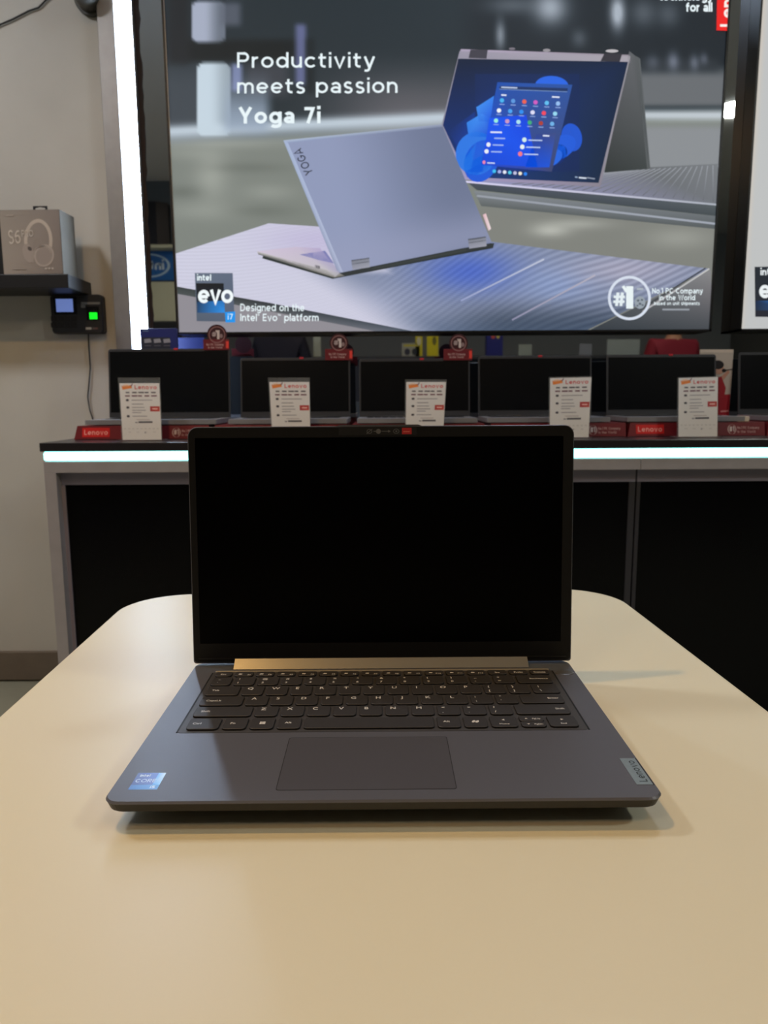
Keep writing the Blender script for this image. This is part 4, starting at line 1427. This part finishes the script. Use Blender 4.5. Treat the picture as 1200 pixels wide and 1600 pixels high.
# ================================================================== THE LAPTOP
LY = math.radians(.27)
lap = thing('laptop', 'dark grey open laptop with black screen on the white table, centre', 'laptop', (0, 0, 0), LY)
M_CASE = mat('laptop_case', (94, 95, 102), .42, .35, bump=.03, bscale=3000)
M_KEY = mat('keycap', (44, 42, 42), .55)
M_LEG = mat('key_legend', (196, 194, 190), .6)
M_GAP = mat('groove_and_shade_black', (8, 8, 9), .6)  # real grooves, also the shade painted on the key sides
HW = .1625
HB, HT = .0135, .019
D_H = .2229
ins_ = lambda i, z: [(x, y, z) for x, y in rr(-HW + i, HW - i, .001 + i, .2305 - i, max(.0095 - i * .2, .004), 6)]
base = MB().loft([ins_(.0022, HT - .0022), ins_(.0002, HT - .0016), ins_(0, HT - .0012), ins_(.0009, HT)]).build('base', M_CASE, lap)
MB().loft([ins_(.030, .0045), ins_(.006, .0110), ins_(.0026, .0118), ins_(.0018, .0125), ins_(.0003, HT - .0016), ins_(.0024, HT - .0014)]).build('bottom_cover', mat('bottom_cover', (46, 45, 42), .5), lap)
for sx in (-.12, .12):
    MB().box(sx - .03, sx + .03, .035, .042, 0.0002, .006, .001).build('rubber_foot', M_BLACK, lap)
MB().box(-.12, .12, .185, .195, 0.0002, .006, .001).build('rubber_foot', M_BLACK, lap)
# keyboard
zk = HT + .0002
MB().loft([[(x, y, z) for x, y in rr(-.1430, .1425, .0905, .2055, .003, 4)] for z in (HT - .0004, zk)]).build('keyboard_recess', mat('recess', (58, 57, 58), .5), base)
for sx in (-.1436, .1424):
    MB().box(sx, sx + .0012, .091, .2045, HT - .0004, zk + .0001).build('recess_groove', M_GAP, base)
MB().box(-.141, .1405, .2046, .2066, HT - .0004, HT + .0015, .0008).build('recess_glint', mat('glint_metal', (190, 180, 160), .3, .6), base)  # added pale strip: stands in for light caught on the recess's back edge


def keycap(x0, x1, y0, y1, legends, name='key'):
    """legends: list of (text, fx, fy, cap)"""
    g_ = .0012
    x0, x1 = x0 / 1000 + g_, x1 / 1000 - g_
    y0, y1 = y0 / 1000 + g_ * .9, y1 / 1000 - g_ * .9
    h = .0014

    def out(ins, z):
        rb = .0028 - ins
        pts = rr(x0 + ins, x1 - ins, y0 + ins, y1 - ins, (rb, rb, .0012, .0012), 4)
        cx = (x0 + x1) / 2
        hw = (x1 - x0) / 2
        res = []
        for x, y in pts:
            if y < (y0 + y1) / 2:
                y += .0006 * min(1, ((x - cx) / hw) ** 2)
            res.append((x, y, z))
        return res
    k = MB()
    k.mi = 2  # black sides: the shadow under each key put into the colour
    k.loft([out(0, zk), out(0, zk + h * .8)], False, False)
    k.mi = 0
    k.loft([out(0, zk + h * .8), out(.0004, zk + h)], False, True)
    k.mi = 1
    zt_ = zk + h + .00004
    for item in legends:
        tx, fx, fy, cp = item[:4]
        px, py = x0 + (x1 - x0) * fx, y0 + (y1 - y0) * fy
        if callable(tx):
            tx(k, px, py, zt_, cp)
            continue
        vs, fs = text_geo(tx, .016)
        if not len(vs):
            continue
        s_ = cp * 1.38 / 1000 / cap_h()
        xo = vs[:, 0].min()
        wn = (vs[:, 0].max() - xo) * s_
        al = item[4] if len(item) > 4 else 'l'
        off = {'l': 0, 'c': -wn / 2, 'r': -wn}[al]
        bv = [k.bm.verts.new((px + off + (vx - xo) * s_, py + vy * s_, zt_)) for vx, vy in vs]
        for f_ in fs:
            try:
                ff = k.bm.faces.new([bv[q_] for q_ in f_]); ff.material_index = 1
            except ValueError:
                pass
    me = bpy.data.meshes.new(name)
    k.bm.normal_update()
    k.bm.to_mesh(me); k.bm.free()
    return link_mesh(name, me, [M_KEY, M_LEG, M_GAP], base)


def tri(dirn):
    def fn(k, x, y, z, s_):
        s_ /= 1000
        d = {'u': (0, 1), 'd': (0, -1), 'l': (-1, 0), 'r': (1, 0)}[dirn]
        p = Vector((d[1], -d[0]))
        D_ = Vector(d)
        c_ = Vector((x, y))
        pts = [c_ + D_ * s_ * .7, c_ - D_ * s_ * .5 + p * s_ * .8, c_ - D_ * s_ * .5 - p * s_ * .8]
        k.poly([(q_.x, q_.y, z) for q_ in pts])
    return fn


def win(k, x, y, z, s_):
    s_ /= 1000
    for i in (0, 1):
        for j in (0, 1):
            a, b = x + (i - 1) * s_ * 1.06 + .0001, y + (j - 1) * s_ * 1.06 + .0001
            k.poly([(a, b, z), (a + s_, b, z), (a + s_, b + s_, z), (a, b + s_, z)])


def swirl(k, x, y, z, s_):
    s_ /= 1000
    for sg in (1, -1):
        pts = []
        for i in range(14):
            a = 2 * math.pi * i / 14
            px, py = s_ * .62 * math.cos(a), s_ * .95 * math.sin(a)
            pts.append((x + sg * s_ * .62 + px + .35 * py * 1.0, y + py - sg * s_ * .1, z + (.00002 if sg > 0 else 0)))
        k.poly(pts)


def dot_icon(k, x, y, z, s_):
    s_ /= 1000
    k.poly([(x, y, z), (x + s_ * 1.5, y, z), (x + s_ * 1.7, y + s_ * .8, z), (x + s_ * .4, y + s_, z)])


yb_ = [92.2, 113.2, 132.7, 152.2, 172.8, 192.2, 204.2]
# bottom row
bx = [-139, -114.1, -94.9, -75.8, -56.9, 37.2, 55.9, 74.8, 96.0, 115.9, 138.4]
bot = [[('Ctrl', .14, .44, 1.9)], [('Fn', .3, .44, 1.9)], [(win, .5, .52, 1.9)], [('Alt', .3, .46, 1.9)], [], [('Alt', .25, .46, 1.9)], [(swirl, .5, .5, 2.0)],
       [(tri('l'), .5, .64, 1.7), ('Home', .5, .22, 1.4, 'c')], None, [(tri('r'), .5, .64, 1.7), ('End', .5, .22, 1.4, 'c')]]
for i in range(10):
    if bot[i] is None:
        ym = (yb_[0] + yb_[1] - 1.6) / 2
        keycap(bx[i], bx[i + 1], ym - .9, yb_[1] - 1.0, [(tri('u'), .28, .5, 1.4), ('PgUp', .52, .36, 1.4)])
        keycap(bx[i], bx[i + 1], yb_[0], ym + .9, [(tri('d'), .28, .5, 1.4), ('PgDn', .52, .36, 1.4)])
    else:
        keycap(bx[i], bx[i + 1], yb_[0], yb_[1] - 1.0, bot[i])


def row(r, first, x0, xa, xb, letters, last, x1):
    keycap(x0, xa, yb_[r], yb_[r + 1], first)
    n = len(letters)
    for i, L in enumerate(letters):
        a, b = xa + (xb - xa) * i / n, xa + (xb - xa) * (i + 1) / n
        if isinstance(L, tuple):
            lg = [(L[0], .2, .64, 2.2), (L[1], .2, .2, 2.2)]
        else:
            lg = [(L, .22, .60, 2.9)]
        keycap(a, b, yb_[r], yb_[r + 1], lg)
    keycap(xb, x1, yb_[r], yb_[r + 1], last)


row(1, [('Shift', .11, .44, 1.9)], -139.4, -95.0, 96.2, list('ZXCVBNM') + [('<', ','), ('>', '.'), ('?', '/')], [('Shift', .92, .44, 1.9, 'r')], 138)
row(2, [('CapsLk', .13, .44, 1.9)], -139.6, -105.2, 103.8, list('ASDFGHJKL') + [(':', ';'), ('"', "'")], [('Enter', .9, .46, 1.9, 'r')], 138.4)
row(3, [('Tab', .16, .46, 1.9)], -139.8, -111.6, 116.6, list('QWERTYUIOP') + [('{', '['), ('}', ']')], [('|', .25, .64, 2.2), ('\\', .25, .2, 2.2)], 139.6)
row(4, [('~', .3, .6, 2.0), ('`', .3, .2, 2.0)], -140.2, -121.8, 108.1, [('!', '1'), ('@', '2'), ('#', '3'), ('$', '4'), ('%', '5'), ('^', '6'), ('&', '7'), ('*', '8'), ('(', '9'), (')', '0'), ('_', '-'), ('+', '=')], [('Backspace', .9, .46, 1.8, 'r')], 138.6)
fk = ['Esc'] + ['F%d' % i for i in range(1, 13)] + ['Ins', 'PrtSc', 'Delete']
fx = [-140.4, -124.4] + [-124.4 + 17.6 * i for i in range(1, 15)] + [140]
for i in range(16):
    lg = [(fk[i], .5, .3, 1.8, 'c')] if i in (0, 13, 14, 15) else [(dot_icon, .2, .35, 2.0), (fk[i], .88, .2, 1.5, 'r')]
    keycap(fx[i], fx[i + 1], yb_[5], yb_[6], lg)

# touchpad
gm = MB()
gm.loft([[(x, y, z) for x, y in rr(-.0640, .0433, .0128, .0822, .002, 4)] for z in (HT - .0004, HT + .00005)])
gm.build('touchpad_gap', mat('touchpad_gap', (26, 26, 27), .6), base)
MB().loft([[(x, y, z) for x, y in rr(-.0635, .0428, .0133, .0817, .0018, 4)] for z in (HT - .0004, HT + .00012)]).build('touchpad', mat('touchpad_face', (84, 84, 90), .38, .3), base)
# power button
pw = MB()
pw.loft([[(.152 + r_ * 1.25 * math.cos(2 * math.pi * i / 32), .199 + r_ * .75 * math.sin(2 * math.pi * i / 32), z) for i in range(32)] for r_, z in ((.0064, HT - .0003), (.0062, HT + .0004), (.0056, HT + .0006))])
pw.build('power_button', mat('power_metal', (104, 104, 104), .35, .5), base)
MB().cyl((.1615, .199, HT - .0004), (.1615, .199, HT + .0003), .0005, n=10).build('indicator_light', mat('indicator', (210, 220, 220), .4), base)
# stickers
P = Pic(flat_map((-.1516, .0152, HT + .00006), (.0172, 0, 0), (0, .0198, 0), (0, 0, 1)), .00004)
P.rect(0, 0, 1, 1, [(0, 96, 190), (40, 130, 220), (60, 170, 250), (16, 66, 160)])
P.up().rect(.0, .27, .74, 1, [(10, 52, 140), (14, 70, 180), (20, 80, 200), (10, 56, 150)])
P.rect(.74, .27, 1, 1, [(50, 150, 240), (100, 180, 250), (190, 226, 255), (70, 160, 246)])
P.up().stroke('intel', .13, .76, .15, (214, 226, 244), width=.36, upv=(0, 1), sw=.17)
P.stroke('CORE', .08, .42, .20, (190, 206, 240), width=.72, upv=(0, 1), sw=.14)
P.stroke('i5', .72, .07, .15, (206, 226, 250), width=.16, upv=(0, 1), sw=.17)
o = P.build('processor_sticker', M_PRINT_GLOSS, base, False)
o['label'] = 'small blue processor sticker on the palm rest'
bp_ = MB()
bp_.box(.1506, .1604, .0160, .0488, HT - .0003, HT + .00025, .0001)
bp_.build('maker_badge', mat('badge_steel', (138, 154, 162), .35, .4, noise=.05, nscale=300), base)['label'] = 'brushed silver badge plate'
MB().box(.1604, .1612, .0158, .0490, HT - .0003, HT + .0001).build('badge_edge', M_GAP, base)
P = Pic(flat_map((0, 0, HT + .0003), (1, 0, 0), (0, 1, 0), (0, 0, 1)), .00003)
P.stroke('Lenovo', .1585, .0192, .0050, (24, 40, 40), width=.0262, dirv=(0, 1), upv=(-1, 0), sw=.15)
P.build('badge_lettering', M_PRINT, base, False)

# ---- lid
TL_ = math.radians(4.0)
es = Vector((0, math.sin(TL_), math.cos(TL_)))
en = Vector((0, -math.cos(TL_), math.sin(TL_)))
o0 = Vector((0, D_H, .0195))
Lp = lambda x, s_, d: o0 + Vector((x, 0, 0)) + es * s_ + en * d
LW = .1636
shape = lambda i, d: [Lp(x, s_, d) for x, s_ in rr(-LW + i, LW - i, .0012 + i, .2050 - i, (.0025, .0025, .0085 - i, .0085 - i), 6)]
ls = MB().loft([shape(.002, -.0058), shape(.0004, -.0050), shape(0, -.0040), shape(0, -.0006), shape(.0004, 0)])
ls.prism([Lp(-.038, .2049, -.005), Lp(-.035, .2060, -.005), Lp(.0315, .2060, -.005), Lp(.0345, .2049, -.005)], en * .0048)
lidp = ls.build('lid', M_CASE, lap)
# bezel ring
SX0, SX1, SS0, SS1 = -.1572, .1542, .0190, .1956
outer = rr(-LW + .0011, LW - .0011, .0028, .2040, (.003, .003, .0075, .0075), 6)


def inner_pts(pts):
    return rr(SX0, SX1, SS0, SS1, .0008, 6)


inn = inner_pts(outer)
bz = MB()
bz.loft([[Lp(x, s_, .0002) for x, s_ in outer], [Lp(x, s_, .0012) for x, s_ in outer], [Lp(x, s_, .0012) for x, s_ in inn], [Lp(x, s_, .0001) for x, s_ in inn]], False, False)
bz.build('bezel', mat('bezel_black', (12, 12, 13), .5, spec=.35), lidp)
MB().loft([[Lp(x, s_, d) for x, s_ in ((SX0, SS0), (SX1, SS0), (SX1, SS1), (SX0, SS1))] for d in (.0001, .0007)]).build('screen', mat('screen_glass', (2, 2, 3), .3, spec=.06), lidp)
ch_ = MB()
ch_.loft([[Lp(x, s_, d) for x, s_ in ((-.1590, .0052), (.1590, .0052), (.1590, .0064), (-.1590, .0064))] for d in (.0010, .0017)])
ch_.build('chin_ridge', mat('bezel_ridge', (26, 26, 27), .4), lidp)
# webcam strip and shutter stickers
P = Pic(lambda x, y, h: Lp(x, y, .0013 + h), .00005)
P.rect(-.0355, .1972, .0300, .2042, (9, 9, 10))
P.up()
gr = (96, 96, 98)
P.ring(-.0098, .2004, .0023, .0020, .0005, gr, 16)
P.line((-.0122, .1984), (-.0074, .2024), .0006, gr)
P.rect(-.0064, .2001, -.0030, .2008, gr)
P.ell(-.0022, .2004, .0021, .0021, gr, 16)
P.line((.0004, .2004), (.0060, .2004), .0005, gr)
P.poly([(.0060, .2016), (.0060, .1992), (.0082, .2004)], gr)
P.ring(.0128, .2004, .0026, .0021, .0005, gr, 16)
P.ell(.0128, .2004, .0008, .0008, gr, 10)
P.rect(.0176, .1979, .0258, .2032, (176, 34, 38))
P.up().line((.0188, .2000), (.0242, .2000), .0006, (220, 130, 110))
P.build('shutter_sticker', M_PRINT, lidp, False)['label'] = 'black strip with grey slider icons and a red tab'
# hinge cover
hc = MB()
prof = [(.2122, HT + .0003), (.2215, HT + .0064), (.2226, HT + .0066), (.2226, HT + .0003)]
hc.loft([[(-.1272, y, z) for y, z in prof], [(.1250, y, z) for y, z in prof]])
hc.build('hinge_cover', mat('hinge_metal_sheen', (138, 136, 130), .32, .5), lap)  # paler than the case: the ceiling's reflection put into the colour
